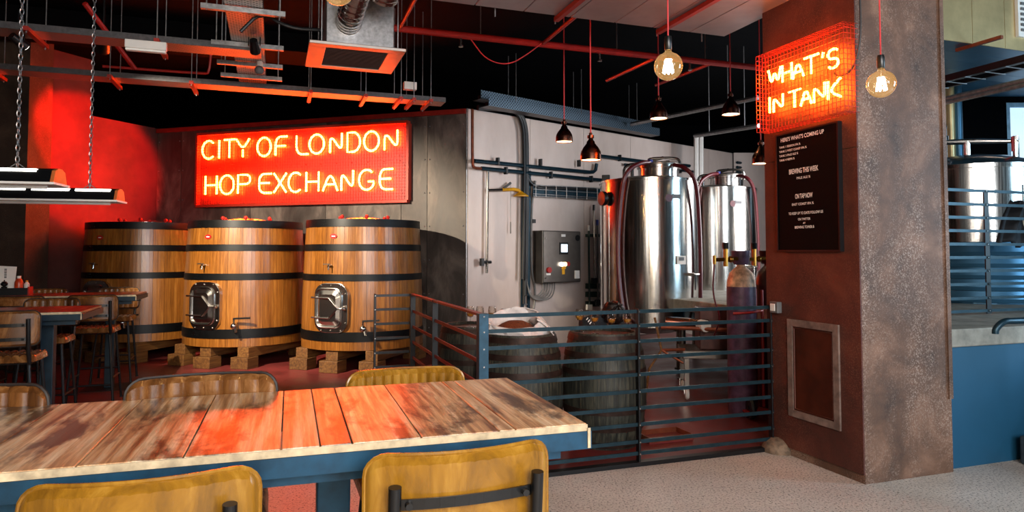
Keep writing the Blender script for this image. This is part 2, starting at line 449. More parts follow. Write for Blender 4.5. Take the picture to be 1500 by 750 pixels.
# ================================================================ SETTING
M['plinthmat'] = simple('rough_mortar', '#6e5a48', 0.8, 0, 0.3, 18, 0.4)
C0 = atZ(1268, 710, 0).to_2d()                 # near corner of the big column
CL, CW = 0.90, 0.78
RC = Vector((-0.194, 4.515))                   # corner post of the railing
RLEN = 2.335
CEIL = 4.5
CK = Vector((-0.67, 10.0))                     # convex corner of sign wall and white wall
DS = Vector((-0.956, 0.294)); DS.normalize()   # sign wall runs left
DW = Vector((0.766, 0.643)); DW.normalize()    # white wall runs right
WT = 3.64
CS = CK + DS*5.67                              # concave corner with the red-lit wall
DL = Vector((-0.383, -0.924)); DL.normalize()

struct('floor', MB().mm((-12, -6, -0.12), (12, 16, 0)), 'concrete', label='pale speckled concrete floor')
g = MB()
se = RC + A2*2.37
poly = [RC + B2*0.0, RC + B2*(RLEN + 0.1), RC + B2*6 , RC + B2*6 + A2*7.5, RC + A2*9 - B2*9, se - B2*9, se]
g.prism([(p.x, p.y) for p in poly], 0.0005, 0.008)
struct('floor_brewery', g, 'redfloor', label='red painted brewery floor')

def wallbox(name, p, d, L, z0, z1, th, mat, back, label=None):
    """wall from p (x, y) along d; front face on the line, body behind it; back = unit normal away from the room"""
    a = Vector(p); b = a + d*L; q = [a, b, b + back*th, a + back*th]
    return struct(name, MB().prism([(v.x, v.y) for v in q], z0, z1), mat, label=label)
nS = Vector((DS.y, -DS.x)); nS = nS if nS.y > 0 else -nS
nW = Vector((-DW.y, DW.x)); nW = nW if nW.y > 0 else -nW
nL = Vector((-DL.y, DL.x)); nL = nL if nL.x < 0 else -nL
ws = wallbox('wall_back', CK, DS, 5.9, 0, WT, 0.14, 'black', nS, 'dark steel clad wall behind the oak vats')
# steel sheets on the sign wall, each a piece
edges = [0.0, 0.62, 1.05, 2.35, 3.75, 5.15, 5.66]
for a, b in zip(edges, edges[1:]):
    q = [CK + DS*(a + 0.004), CK + DS*(b - 0.004), CK + DS*(b - 0.004) - nS*0.014, CK + DS*(a + 0.004) - nS*0.014]
    pn = obj('steel_sheet', MB().prism([(v.x, v.y) for v in q], 0.02, WT - 0.03), 'steelsheet', ws)
    rv = MB()
    for e in (a + 0.04, b - 0.04):
        for k in range(7):
            p = CK + DS*e - nS*0.016; rv.sphere((p.x, p.y, 0.4 + k*0.5), 0.011, 8)
    obj('rivets', rv, 'galv', pn, kind='stuff')
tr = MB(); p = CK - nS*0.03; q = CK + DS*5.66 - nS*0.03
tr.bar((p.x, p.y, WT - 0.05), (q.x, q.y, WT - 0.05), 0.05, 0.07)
struct('trim_1', tr, 'darkred', label='steel capping along the sign wall top, red light painted in')  # red light on the capping is put into its colour

wr = wallbox('wall_right', CK + DW*0.0, DW, 7.05, 0, WT, 0.14, 'galv', nW, 'white panelled brewery wall')
x = 0.02
for k, wd in enumerate([1.22, 1.22, 1.22, 1.22, 1.22, 0.88]):
    q = [CK + DW*x, CK + DW*(x + wd - 0.007), CK + DW*(x + wd - 0.007) - nW*0.014, CK + DW*x - nW*0.014]
    obj('wall_panel', MB().prism([(v.x, v.y) for v in q], 0.02, WT - 0.01), 'whitewall', wr)
    x += wd
pw = CK + DW*7.05
struct('wall_brewery_end', MB().mm((pw.x, pw.y - 0.05, 0), (pw.x + 4.5, pw.y + 0.1, WT)), 'whitewall', label='white end wall of the brewery')
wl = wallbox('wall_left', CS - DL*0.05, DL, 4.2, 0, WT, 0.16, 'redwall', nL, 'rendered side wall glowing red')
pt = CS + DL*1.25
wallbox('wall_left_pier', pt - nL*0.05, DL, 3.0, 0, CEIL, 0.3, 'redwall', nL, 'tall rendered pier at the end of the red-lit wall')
q = atY(49, 390, 9.0)
struct('column_left', MB().mm((q.x - 2.6, 8.8, 0), (q.x + 0.02, 9.25, CEIL)), 'darkcolumn', label='dark brown rendered column at the left edge')
struct('ceiling', MB().mm((-12, -6, CEIL), (12, 16.2, CEIL + 0.12)), 'night', label='black painted ceiling soffit')
struct('wall_far', MB().mm((-12, 15.9, 0), (12, 16.2, CEIL)), 'night', label='black far wall above the brewery')
struct('wall_side', MB().mm((-12.2, -6, 0), (-12, 16, CEIL)), 'night', label='black side wall out at the left')
# hanging bulkhead seen dark red above the red-lit wall
struct('trim_2', MB().bar(W((-7.2, 8.0), 0, 0, 4.35), W((-7.2, 8.0), 5.4, 0, 4.35), 0.7, 0.25), 'black', label='boxed bulkhead under the ceiling')

# ---- big column: body with sheet cladding on the sign face
cen = C0 + B2*CW/2 + A2*CL/2
colm = thing('column', 'square rust-brown rendered column carrying the small neon sign', 'column', (cen.x, cen.y, 0), PHI)
colm['kind'] = 'structure'; del colm['category']
obj('column_shaft', MB().mm((-CW/2, -CL/2, 0), (CW/2, CL/2, CEIL)), 'column', colm)
obj('sheet_cladding', MB().mm((-CW/2 - 0.012, -CL/2 + 0.0, 0.06), (-CW/2 - 0.0005, CL/2, 2.2)).mm((-CW/2 - 0.012, -CL/2, 2.206), (-CW/2 - 0.0005, CL/2, CEIL)), 'columnrust', colm, label='rust red steel sheet cladding')
obj('corner_angle', MB().mm((CW/2 - 0.03, -CL/2 - 0.012, 0.5), (CW/2 + 0.004, -CL/2 - 0.0005, CEIL)), 'column', colm)
obj('plinth_lump', MB().sphere((-CW/2 - 0.0, CL/2 - 0.1, 0.01), 0.13, 14, 0.75), 'plinthmat', colm, True)
# access panel on the column
ap = thing('access_panel', 'grey framed rusty access panel low on the column', 'panel', (C0.x, C0.y, 0), PHI)
def colface(px, py, off=0.012):
    p0 = C0 - B2*off; s, z = onwall(px, py, p0, A2); return s, z
s0, zt = colface(1230, 478); s1, zt2 = colface(1155, 465); _, zb = colface(1230, 630); _, zb2 = colface(1156, 608)
zt = (zt + zt2)/2; zb = (zb + zb2)/2
x0 = -0.013
fw = 0.05
obj('frame', MB().mm((x0 - 0.015, s0, zb), (x0, s0 + fw, zt)).mm((x0 - 0.015, s1 - fw, zb), (x0, s1, zt)).mm((x0 - 0.014, s0 + fw, zt - fw), (x0, s1 - fw, zt)).mm((x0 - 0.014, s0 + fw, zb), (x0, s1 - fw, zb + fw)), simple('frame_grey_rust', '#7a675e', 0.6, 0.2, 0.2, 14), ap)
obj('door_sheet', MB().mm((x0 - 0.004, s0 + fw, zb + fw), (x0, s1 - fw, zt - fw)), 'panelrust', ap)
obj('inner_lip', MB().tube([(x0 - 0.006, s0 + fw + .012, zb + fw + .012), (x0 - 0.006, s1 - fw - .012, zb + fw + .012), (x0 - 0.006, s1 - fw - .012, zt - fw - .012), (x0 - 0.006, s0 + fw + .012, zt - fw - .012)], 0.006, 6, True), 'columnrust', ap)
# socket
s, z = colface(1140, 450)
so = thing('wall_socket', 'small white switch in a grey box on the column edge', 'socket', W(C0, -0.014, s, z), PHI)
obj('back_box', MB().box((-0.022, 0, 0), (0.044, 0.085, 0.085)), 'greyplastic', so, bev=0.005)
obj('plate', MB().box((-0.047, 0.005, 0), (0.006, 0.05, 0.055)), 'plastic', so, bev=0.003)

# ---- raised platform at the right
PR = C0 + B2*CW + A2*0.05
struct('wall_platform', MB().prism([tuple(PR), tuple(PR + B2*5), tuple(PR + B2*5 + A2*0.12), tuple(PR + A2*0.12)], 0, 0.838), 'bluewall', label='petrol blue wall of the raised platform')
pf = PR - A2*0.02
struct('platform_slab', MB().prism([tuple(pf), tuple(pf + B2*5), tuple(pf + B2*5 + A2*5), tuple(pf + A2*5)], 0.84, 0.968), 'slab', bev=0.01, label='grey concrete slab of the raised platform')
st = C0 + B2*(CW + 0.62) - A2*0.95
sroot = thing('stairs', 'dark stone stairs beside the blue wall at the right edge', 'stairs', (st.x, st.y, 0), PHI)
for k in range(4):
    obj('step', MB().mm((k*0.27, 0, 0), (1.6, 0.93, 0.2)), 'stair', sroot, bev=0.015, loc=(0, 0, 0.2*k)).location.z = 0.2*k
# window wall far right
WY = 10.6
wa = atY(1474, 150, WY); wb = atY(1474, 226, WY)
X0 = wa.x; zt_ = wa.z
struct('wall_window_side', MB().mm((5.0, WY, 0), (X0, WY + 0.2, CEIL)).mm((X0, WY, zt_), (12, WY + 0.2, CEIL)).mm((X0, WY, 0), (12, WY + 0.2, 1.7)).mm((X0 + 2.4, WY, 1.7), (12, WY + 0.2, zt_)), 'night', label='black wall around the far window')
wi = bpy.data.objects.new('window_1', None); COL.objects.link(wi); wi.location = (X0, WY, 1.7); wi['kind'] = 'structure'; wi['label'] = 'pale blue daylight window behind the steel tank'
fr = MB(); hh = zt_ - 1.7
obj('window_frame', fr.mm((0, 0.02, 0), (0.07, 0.14, hh)).mm((2.33, 0.02, 0), (2.4, 0.14, hh)).mm((0.07, 0.02, hh - 0.07), (2.33, 0.14, hh)).mm((0.07, 0.02, 0), (2.33, 0.14, 0.07)).mm((1.15, 0.02, 0.07), (1.22, 0.14, hh - 0.07)), simple('pale_blue_frame', '#9cc3dc', 0.5), wi)
obj('pane', MB().mm((0.07, 0.07, 0.07), (1.15, 0.08, hh - 0.07)), 'daylight', wi)
obj('pane', MB().mm((1.22, 0.07, 0.07), (2.33, 0.08, hh - 0.07)), 'daylight', wi)
# blue soffit of the right bay
struct('ceiling_right_bay', MB().prism([tuple(Vector((4.6, 7.2))), (12, 9.5), (12, 12), (4.6, 12)], 3.95, 4.02), simple('blue_soffit', '#1e5674', 0.6), label='blue soffit over the steel tank')

# ================================================================ CEILING SERVICES
# -- wide duct underside with panels, left of the column
dz = 3.4
def onz(px, py, z): p = atZ(px, py, z); return Vector((p.x, p.y))
far = onz(760, 16, dz)                           # a point on the far lower edge
duct = thing('ventilation_duct', 'wide grey panelled duct hanging left of the column', 'duct', (far.x, far.y, dz), PHI)
L0, L1 = -0.75, 1.92
obj('duct_top', MB().mm((L0, -2.6, 0.03), (L1, 0, 0.45)), 'duct', duct)
xs = [L0, -0.36, 0.04, 0.44, 0.84, 1.20, 1.56, L1]
for a, b in zip(xs, xs[1:]):
    obj('duct_panel', MB().mm((a + 0.004, -2.6, 0.0), (b - 0.004, 0, 0.028)), 'duct', duct, bev=0.003)
for xx in (0.31, 1.25):
    obj('support_rail', MB().mm((xx, -2.4, -0.04), (xx + 0.04, 0.03, -0.005)), 'darkred', duct)
for xx in (-0.2, 0.31, 1.25, 1.7):
    obj('hanger_rod', MB().tube([(xx + 0.02, 0.05, -0.05), (xx + 0.02, 0.05, CEIL - dz)], 0.006, 6), 'galv', duct)
# -- brassy duct at the right edge
near = onz(1418, 63, dz)
d2 = thing('brass_duct', 'brassy rectangular duct at the upper right corner', 'duct', (near.x, near.y, dz), PHI)
obj('duct_body', MB().mm((-1.2, 0.012, 0.012), (3.2, 0.9, 0.75)), 'gold', d2)
for k in range(9):
    a = -1.2 + k*0.42
    obj('side_sheet', MB().mm((a + 0.003, 0, 0), (a + 0.417, 0.012, 0.75)), 'gold', d2)
for k in range(4):
    obj('under_panel', MB().mm((-1.2, 0.02 + k*0.22, 0.0), (3.2, 0.235 + k*0.22, 0.012)), 'blueceil', d2)
obj('bracket', MB().box((0.05, -0.06, -0.02), (0.03, 0.42, 0.03)), 'copperpipe', d2)
obj('vent_grille', MB().mm((0.62, -0.03, 0.12), (1.0, -0.001, 0.5)), 'plastic', d2)
for k in range(6):
    obj('slat', MB().mm((0.65, -0.04, 0.17 + k*0.05), (0.97, -0.03, 0.195 + k*0.05)), 'greyplastic', d2)

# -- cable trays
def tray(name, px0, py0, px1, z, width, label, x_from=0.0, x_to=None, rods=(), along='B', struts=True, lip=0.055):
    p = onz(px0, py0, z)
    t = thing(name, label, 'cable tray', (p.x, p.y, z), PHI)
    a, b = x_from, x_to
    obj('tray_floor', MB().mm((a, 0.003, 0), (b, width - 0.003, 0.004)), 'tray', t)
    obj('side_lip', MB().mm((a, 0, 0), (b, 0.003, lip)), 'traylip', t)
    obj('side_lip', MB().mm((a, width - 0.003, 0), (b, width, lip)), 'galv', t)
    for r in rods:
        obj('strut', MB().mm((r - 0.02, -0.12, -0.035), (r + 0.02, width + 0.16, -0.001)), 'darkred', t)
        for yy in (-0.09, width + 0.13):
            obj('hanger_rod', MB().tube([(r, yy, -0.05), (r, yy, CEIL - z)], 0.005, 6), 'galv', t)
    return t
zt3 = 3.3
tray('cable_tray', 392, 130, 0, zt3, 0.26, 'long lower cable tray lit orange above the neon sign', -3.0, 2.0, (-2.55, -1.5, -0.75, 0.45, 1.05, 1.45, 1.6, 1.8))
tray('cable_tray', 347, 72, 0, zt3, 0.26, 'upper cable tray near the left strip lights', -3.4, 0.2, (-1.55, -0.62))
# tray running into depth over the left (perforated, bright)
pA = onz(357, 8, zt3 + 0.07)
ta = thing('perforated_tray', 'bright perforated tray running into the room above the sign', 'cable tray', (pA.x, pA.y, zt3 + 0.07), PHI)
obj('tray_floor', MB().mm((-0.14, -0.9, 0), (0.14, 2.62, 0.004)), 'perf', ta)
for sx in (-0.14, 0.137): obj('side_lip', MB().mm((sx, -0.9, 0), (sx + 0.003, 2.62, 0.05)), 'galv', ta)
for k, yy in enumerate((0.02, 0.95, 1.6, 2.1)):
    st_ = obj('strut', MB().mm((-0.3, yy, -0.045), (0.3, yy + 0.04, -0.005)), 'galv', ta)
    for xx in (-0.26, 0.26): obj('hanger_rod', MB().tube([(xx, yy + 0.02, -0.05), (xx, yy + 0.02, CEIL - zt3 - 0.07)], 0.006, 6), 'galv', ta)
# perforated trays along the white wall top
pt_ = CK + DW*0.05 - nW*0.18
for k, (off, zz, lab) in enumerate(((0.10, WT + 0.10, 'upper perforated tray running above the white wall'), (0.28, WT - 0.03, 'lower perforated tray running along the top of the white wall'))):
    t = thing('wall_tray', lab, 'cable tray', (pt_.x, pt_.y, 0), math.atan2(DW.y, DW.x))
    obj('tray_side', MB().mm((0.0, -off - 0.004, zz + 0.11*k*0), (3.9, -off, zz + 0.13)), 'perfblue', t)
    obj('tray_floor', MB().mm((0.0, -off, zz), (3.9, -off + 0.2, zz + 0.004)), 'traylip', t)
    obj('black_cables', MB().tube([(0.02, -off + 0.08, zz + 0.04), (1.5, -off + 0.1, zz + 0.05), (3.9, -off + 0.08, zz + 0.04)], 0.03, 8), 'cable', t)
    for xx in (0.6, 2.0, 3.4): obj('hanger_rod', MB().tube([(xx, -off + 0.1, zz), (xx, -off + 0.1, CEIL)], 0.006, 6), 'galv', t)

# -- air diffuser box with silver flexible ducts
zf = 3.1
n0 = onz(453, 62, zf)
df = thing('air_diffuser', 'ceiling air diffuser with orange-lit grille and flexible ducts', 'diffuser', (n0.x, n0.y, zf), PHI)
obj('box', MB().mm((0.13, 0.1, 0.03), (0.66, 0.6, 0.42)), 'galv', df, bev=0.006)
fl = MB(); FWd, FDp = 0.74, 0.72
obj('flange', fl.mm((0, 0, 0), (FWd, 0.09, 0.025)).mm((0, FDp - 0.09, 0), (FWd, FDp, 0.025)).mm((0, 0.09, 0), (0.13, FDp - 0.09, 0.025)).mm((FWd - 0.13, 0.09, 0), (FWd, FDp - 0.09, 0.025)), 'flange', df, bev=0.005)
for k in range(22):
    yy = 0.095 + k*(FDp - 0.19)/22
    obj('louvre', MB().box((FWd/2, yy + 0.012, 0.008), (FWd - 0.26, 0.014, 0.003), rot=Matrix.Rotation(R(25), 3, 'X')), 'louvre', df)
obj('backing', MB().mm((0.12, 0.09, 0.024), (FWd - 0.12, FDp - 0.09, 0.029)), 'black', df)
def flexduct(parent, pts, r):
    pts = smoothline(pts, 2); L = [0]
    for a, b in zip(pts, pts[1:]): L.append(L[-1] + (b - a).length)
    n = max(8, int(L[-1]/0.012)); out = []; rs = []
    for i in range(n + 1):
        s = L[-1]*i/n; k = 0
        while k < len(L) - 2 and L[k + 1] < s: k += 1
        out.append(pts[k].lerp(pts[k + 1], (s - L[k])/max(1e-6, L[k + 1] - L[k])))
        rs.append(r*(1.0 + (0.03 if i % 4 == 0 else -0.012 if i % 4 == 2 else 0.0)))
    return obj('flexible_duct', MB().tube(out, rs, 20), 'inox', parent, True)
flexduct(df, [(0.30, 0.11, 0.22), (0.30, -0.12, 0.24), (0.36, -0.42, 0.45), (0.42, -0.7, 0.75), (0.42, -0.75, 1.38)], 0.10)
flexduct(df, [(0.52, -0.28, 0.34), (0.53, -0.5, 0.42), (0.58, -0.9, 0.72), (0.58, -1.0, 1.38)], 0.12)
for xx, yy in ((0.1, 0.16), (0.7, 0.16), (0.1, 0.56), (0.7, 0.56)):
    obj('hanger_rod', MB().tube([(xx, yy, 0.03), (xx, yy, CEIL - zf)], 0.006, 6), 'galv', df)
obj('power_cable', MB().tube(smoothline([(0.12, 0.3, 0.2), (-0.15, 0.25, 0.17), (-0.35, 0.3, 0.3), (-0.5, 0.3, 0.12)]), 0.014, 8), 'cable', df)

# -- red sprinkler pipe and branches
zp = 3.62
p0 = onz(760, 61, zp)
sp = thing('sprinkler_pipe', 'red sprinkler main crossing under the black ceiling', 'pipe', (p0.x, p0.y, zp), PHI)
obj('main_pipe', MB().tube([(-1.9, 0, 0), (3.2, 0, 0)], 0.034, 10), 'redpaint', sp, True)
for xx in (-1.2, 0.25, 1.6, 2.3):
    br = obj('branch_pipe', MB().tube([(xx, 0, 0), (xx, -1.4 if xx < 1 else 1.2, 0.03)], 0.02, 8), 'redpaint', sp, True)
for xx in (-0.6, 0.9, 2.0):
    obj('sprinkler_head', MB().tube([(xx, 0, -0.03), (xx, 0, -0.1)], 0.012, 8).tube([(xx, 0, -0.1), (xx, 0, -0.115)], 0.024, 10), 'inox', sp)
    obj('hanger_rod', MB().tube([(xx + 0.2, 0, 0.03), (xx + 0.2, 0, CEIL - zp)], 0.006, 6), 'galv', sp)
# diagonal red pipe at the upper left, hung cables
a = atY(124, 5, 6.2); b = atY(197, 100, 6.9)
single('red_pipe', MB().tube([a, b], 0.024, 8), 'redpaint', 'slanting red pipe between the two left cable trays', 'pipe', smooth=True)
a = atY(60, 95, 9.6)
hz = thing('low_red_pipe', 'thin red pipe bending up beneath the black ceiling', 'pipe', (0, 0, 0))
hz.location = atY(200, 100, 7.6)
obj('pipe_run', MB().tube(smoothline([atY(150, 97, 7.4), atY(300, 108, 7.9), atY(306, 106, 7.9), atY(309, 80, 7.9)], 1), 0.015, 8), 'redpaint', hz, True, world=True)
cb = MB().tube(smoothline([atY(690, 58, 6.6), atY(712, 88, 6.7), atY(745, 96, 6.8), atY(775, 78, 6.8), atY(800, 58, 6.8)], 3), 0.006, 6)
single('loose_cable', cb, 'redcable', 'red cable sagging in a loop under the ceiling', 'cable', smooth=True)
# conduits right of centre
for k, (xa, ya, Ya, xb, yb, Yb, lab) in enumerate(((925, 182, 11.5, 1110, 143, 9.3, 'grey conduit slanting above the end of the wall trays'), (1018, 199, 11.0, 1112, 184, 9.5, 'grey conduit above the second brewing tank'))):
    a = atY(xa, ya, Ya); b = atY(xb, yb, Yb)
    t = thing('conduit', lab, 'pipe', tuple(a))
    obj('pipe_run', MB().tube([a, b], 0.035, 8), 'galv', t, True, world=True)
    for f in (0.25, 0.8):
        m_ = a.lerp(b, f); obj('hanger_rod', MB().tube([m_, (m_.x, m_.y, CEIL)], 0.008, 6), 'galv', t, world=True)
# services in the right bay
pz = atY(1440, 108, 6.0)
t = thing('bay_cable_tray', 'dark wire cable tray above the big steel tank', 'cable tray', tuple(pz), PHI)
obj('wire_tray', MB().mm((-0.06, -1.6, 0), (0.0, 2.4, 0.06)).mm((0.16, -1.6, 0), (0.2, 2.4, 0.06)), 'blacksteel', t)
for k in range(22): obj('rung', MB().mm((-0.06, -1.5 + k*0.18, -0.006), (0.2, -1.488 + k*0.18, 0.0)), 'galv', t)
for k, (py, mt) in enumerate(((132, 'galv'), (138, 'galv'))):
    p = atY(1440, py, 6.0)
    single('bay_conduit', MB().tube([p - A3*2.2, p + A3*2.4], 0.022, 8), mt, ('upper' if k == 0 else 'lower') + ' silver conduit above the big steel tank', 'pipe', smooth=True)
for k, (xp, mt, r, lab) in enumerate(((1392, 'gold', 0.05, 'brassy'), (1403, 'blueceil', 0.05, 'pale blue'))):
    p = atY(xp, 170, 8.6)
    single('riser_pipe', MB().tube([(p.x, p.y, 2.3), (p.x, p.y, 3.94)], r, 12), mt, lab + ' riser pipe behind the big steel tank', 'pipe', smooth=True)

# ================================================================ TABLES
def table(name, corner, L, wd, cuts, label, plankmat, steel, legs, rz=PHI, group=None):
    t = thing(name, label, 'table', (corner.x, corner.y, 0), rz, group)
    top, th = 1.05, 0.019
    xs = [0] + [-c for c in cuts] + [-L]
    for a, b in zip(xs, xs[1:]):
        obj('plank', MB().mm((b + 0.0012, 0, top - th), (a - 0.0012, wd, top)), plankmat, t, bev=0.0025)
    obj('edge_strip', MB().mm((-L, -0.0035, top - th), (0, -0.0005, top - 0.002)), 'plankend', t)
    fz0, fz1 = top - th - 0.046, top - th - 0.0006
    obj('frame_rail', MB().mm((-L, -0.006, fz0), (0.004, 0.0, fz1)), steel, t)
    obj('frame_rail', MB().mm((-L, wd, fz0), (0.004, wd + 0.006, fz1)), steel, t)
    obj('frame_rail', MB().mm((0.0045, -0.006, fz0), (0.0105, wd + 0.006, fz1)), steel, t)
    obj('end_weld', MB().box((0.002, -0.0075, (fz0 + fz1)/2 + 0.006), (0.008, 0.003, 0.052)), 'plankend', t)
    obj('under_beam', MB().mm((-L, wd*0.09, fz0 - 0.04), (-0.05, wd*0.09 + 0.05, fz0 - 0.0005)), steel, t)
    obj('under_beam', MB().mm((-L, wd*0.84, fz0 - 0.04), (-0.05, wd*0.84 + 0.05, fz0 - 0.0005)), steel, t)
    for lx in legs:
        lg = obj('leg', MB().mm((-lx - 0.045, wd/2 - 0.045, 0.012), (-lx + 0.045, wd/2 + 0.045, fz0 - 0.001)), steel, t, bev=0.004)
        obj('foot_plate', MB().mm((-lx - 0.24, wd/2 - 0.24, 0.001), (-lx + 0.24, wd/2 + 0.24, 0.012)), 'blacksteel', lg)
        obj('cross_arm', MB().mm((-lx - 0.04, wd*0.1, fz0 - 0.0005), (-lx + 0.04, wd*0.9, fz0 + 0.03)), steel, lg)
    return t
T0 = atZ(860, 620, 1.05)
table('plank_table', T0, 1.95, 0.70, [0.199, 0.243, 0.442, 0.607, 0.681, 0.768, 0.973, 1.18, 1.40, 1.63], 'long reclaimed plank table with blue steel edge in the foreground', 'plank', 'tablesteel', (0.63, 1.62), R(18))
T1 = Vector((-3.33, 5.3)); T2 = Vector((-4.09, 7.45))
table('plank_table', T1, 1.8, 0.68, [0.22, 0.44, 0.68, 0.9, 1.12, 1.35, 1.58], 'tall plank table under the strip lights, nearer of the two', 'darkplank', 'shadedtablesteel', (0.3, 1.5))
table('plank_table', T2, 1.8, 0.68, [0.2, 0.42, 0.64, 0.88, 1.1, 1.36, 1.6], 'tall plank table beside the vats holding a condiment caddy', 'darkplank', 'shadedtablesteel', (0.3, 1.5))

# ================================================================ STOOLS
def padgrid(nch, wd, z0, z1, rc, th, bow, depth, y0, facing=1):
    """channelled pad: closed mesh, upright (back rest). front looks along +y"""
    nu = nch*6; nv = 14; mb = MB()
    def prof(u, v, side):
        x = (u - 0.5)*wd; ax = abs(x); h = z1 - z0
        # rounded corners
        over = max(0.0, ax - (wd/2 - rc))
        cut = rc - math.sqrt(max(0.0, rc*rc - over*over)) if over > 0 else 0
        zz0, zz1 = z0 + cut, z1 - cut - 0.0025*(1 - abs(math.sin(math.pi*u*nch))**0.6)
        z = zz0 + (zz1 - zz0)*v
        e = min(1.0, min(u, 1 - u)*wd/0.025, min(v, 1 - v)*h/0.02)
        e = math.sqrt(max(0.0, 1 - (1 - e)**2))
        sc_ = abs(math.sin(math.pi*u*nch)) ** 0.45
        yb = y0 + bow*(x/(wd/2))**2
        if side > 0: return (x, yb + e*(th*0.45 + depth*sc_), z)
        return (x, yb - e*th*0.5, z)
    mb.grid(lambda u, v: prof(u, v, 1), nu, nv)
    mb.grid(lambda u, v: prof(1 - u, v, -1), nu, nv)
    return mb
def seatpad(nch, wd, dp, z1, th):
    mb = MB(); nu = nch*6; nv = 12
    def top(u, v, side):
        x = (u - 0.5)*wd; rc = 0.06
        over = max(0.0, abs(x) - (wd/2 - rc)); cut = rc - math.sqrt(max(0.0, rc*rc - over*over)) if over else 0
        y = -dp/2 + cut + (dp - 2*cut)*v
        e = min(1.0, min(u, 1 - u)*wd/0.03, min(v, 1 - v)*dp/0.03); e = math.sqrt(max(0, 1 - (1 - e)**2))
        if side > 0: return (x, y, z1 - th + e*(th - 0.012 + 0.012*abs(math.sin(math.pi*u*nch))**0.6))
        return (x, y, z1 - th - e*0.012)
    mb.grid(lambda u, v: top(u, v, 1), nu, nv); mb.grid(lambda u, v: top(1 - u, v, -1), nu, nv)
    return mb
def stool(label, loc, rz, leather, nch, group):
    t = thing('bar_stool', label, 'bar stool', loc, rz, group)
    sd = obj('seat', seatpad(nch, 0.40, 0.38, 0.765, 0.05), leather, t, True)
    bk = obj('backrest', padgrid(nch, 0.44, 0.83, 1.085, 0.05, 0.036, 0.052, 0.012, -0.20), leather, t, True)
    # piping round the pad edge
    pts = []; wd, z0, z1, rc = 0.44, 0.83, 1.085, 0.05
    for (cx, cz, a0) in ((wd/2 - rc, z1 - rc, 0), (-wd/2 + rc, z1 - rc, 90), (-wd/2 + rc, z0 + rc, 180), (wd/2 - rc, z0 + rc, 270)):
        for k in range(6):
            a = R(a0 + 90*k/5); x = cx + rc*math.cos(a); z = cz + rc*math.sin(a)
            pts.append((x, -0.20 + 0.052*(x/(wd/2))**2, z))
        if a0 in (90 - 90, 180):
            for k in range(1, 10):
                x2 = cx - 2*cx*k/10; pts.append((x2, -0.20 + 0.052*(x2/(wd/2))**2, z1 if a0 == 0 else z0))
    obj('piping', MB().tube(pts, 0.0055, 6, True), 'piping' if leather == 'brownleather' else leather, bk, True)
    for sx in (-1, 1):
        obj('upright', MB().tube([(sx*0.165, -0.17, 0.70), (sx*0.165, -0.205, 0.80), (sx*0.165, -0.228, 1.03)], 0.0145, 12), 'handblack', t, True)
    for zz in (0.985, 0.885):
        n = 10; bm = MB(); ptsb = []
        for i in range(n + 1):
            x = -0.165 + 0.33*i/n; ptsb.append((x, -0.232 + 0.02*(x/0.165)**2))
        for (xa, ya), (xb, yb) in zip(ptsb, ptsb[1:]): bm.bar((xa, ya, zz), (xb, yb, zz), 0.005, 0.024)
        br = obj('back_bar', bm, 'handblack', t)
        for sx in (-1, 1): obj('bolt', MB().tube([(sx*0.135, -0.222, zz), (sx*0.135, -0.236, zz)], 0.008, 8), 'handblack', br)
    tops = [(-0.15, -0.14), (0.15, -0.14), (0.15, 0.14), (-0.15, 0.14)]; feet = [(-0.205, -0.20), (0.205, -0.20), (0.205, 0.19), (-0.205, 0.19)]
    for (a, b), (c, d) in zip(tops, feet):
        lg = obj('leg', MB().tube([(a, b, 0.715), (c, d, 0.006)], 0.0125, 10), 'blacksteel', t, True)
        obj('foot_cap', MB().tube([(c, d, 0.018), (c, d, 0.0)], 0.016, 10), 'cable', lg)
    obj('seat_frame', MB().tube([(-0.16, -0.16, 0.708), (0.16, -0.16, 0.708), (0.16, 0.15, 0.708), (-0.16, 0.15, 0.708)], 0.011, 8, True), 'blacksteel', t)
    def at(k, z): f = (0.715 - z)/0.71; return (tops[k][0] + (feet[k][0] - tops[k][0])*f, tops[k][1] + (feet[k][1] - tops[k][1])*f, z)
    for k, z in ((0, 0.20), (1, 0.26), (2, 0.32), (3, 0.26)):
        obj('foot_rail', MB().tube([at(k, z), at((k + 1) % 4, z)], 0.0095, 8), 'blacksteel', t, True)
    return t
G1 = 'stools round the foreground table'; G2 = 'stools round the far tall tables'
s_must = stool('mustard leather bar stool at the far side of the foreground table, by the railing', W((-0.345, 2.44), 0, 0, 0), PHI + math.pi, 'mustard', 13, G1)
s_brown = stool('brown leather bar stool with wide channels, middle of the foreground table far side', (-0.93, 2.045, 0), PHI + math.pi, 'brownleather', 8, G1)
s_must.scale.z = 0.978; s_brown.scale.z = 1.022
dup(s_brown, (-1.535, 1.835, 0), PHI + math.pi, 'brown leather bar stool cut by the left edge behind the foreground table', G1)
dup(s_must, (-0.172, 1.765, 0), PHI, 'mustard leather bar stool seen from behind, nearest the bottom centre', G1).scale.z = 0.966
dup(s_must, (-0.80, 1.56, 0), PHI, 'mustard leather bar stool seen from behind at the bottom left corner', G1).scale.z = 0.966
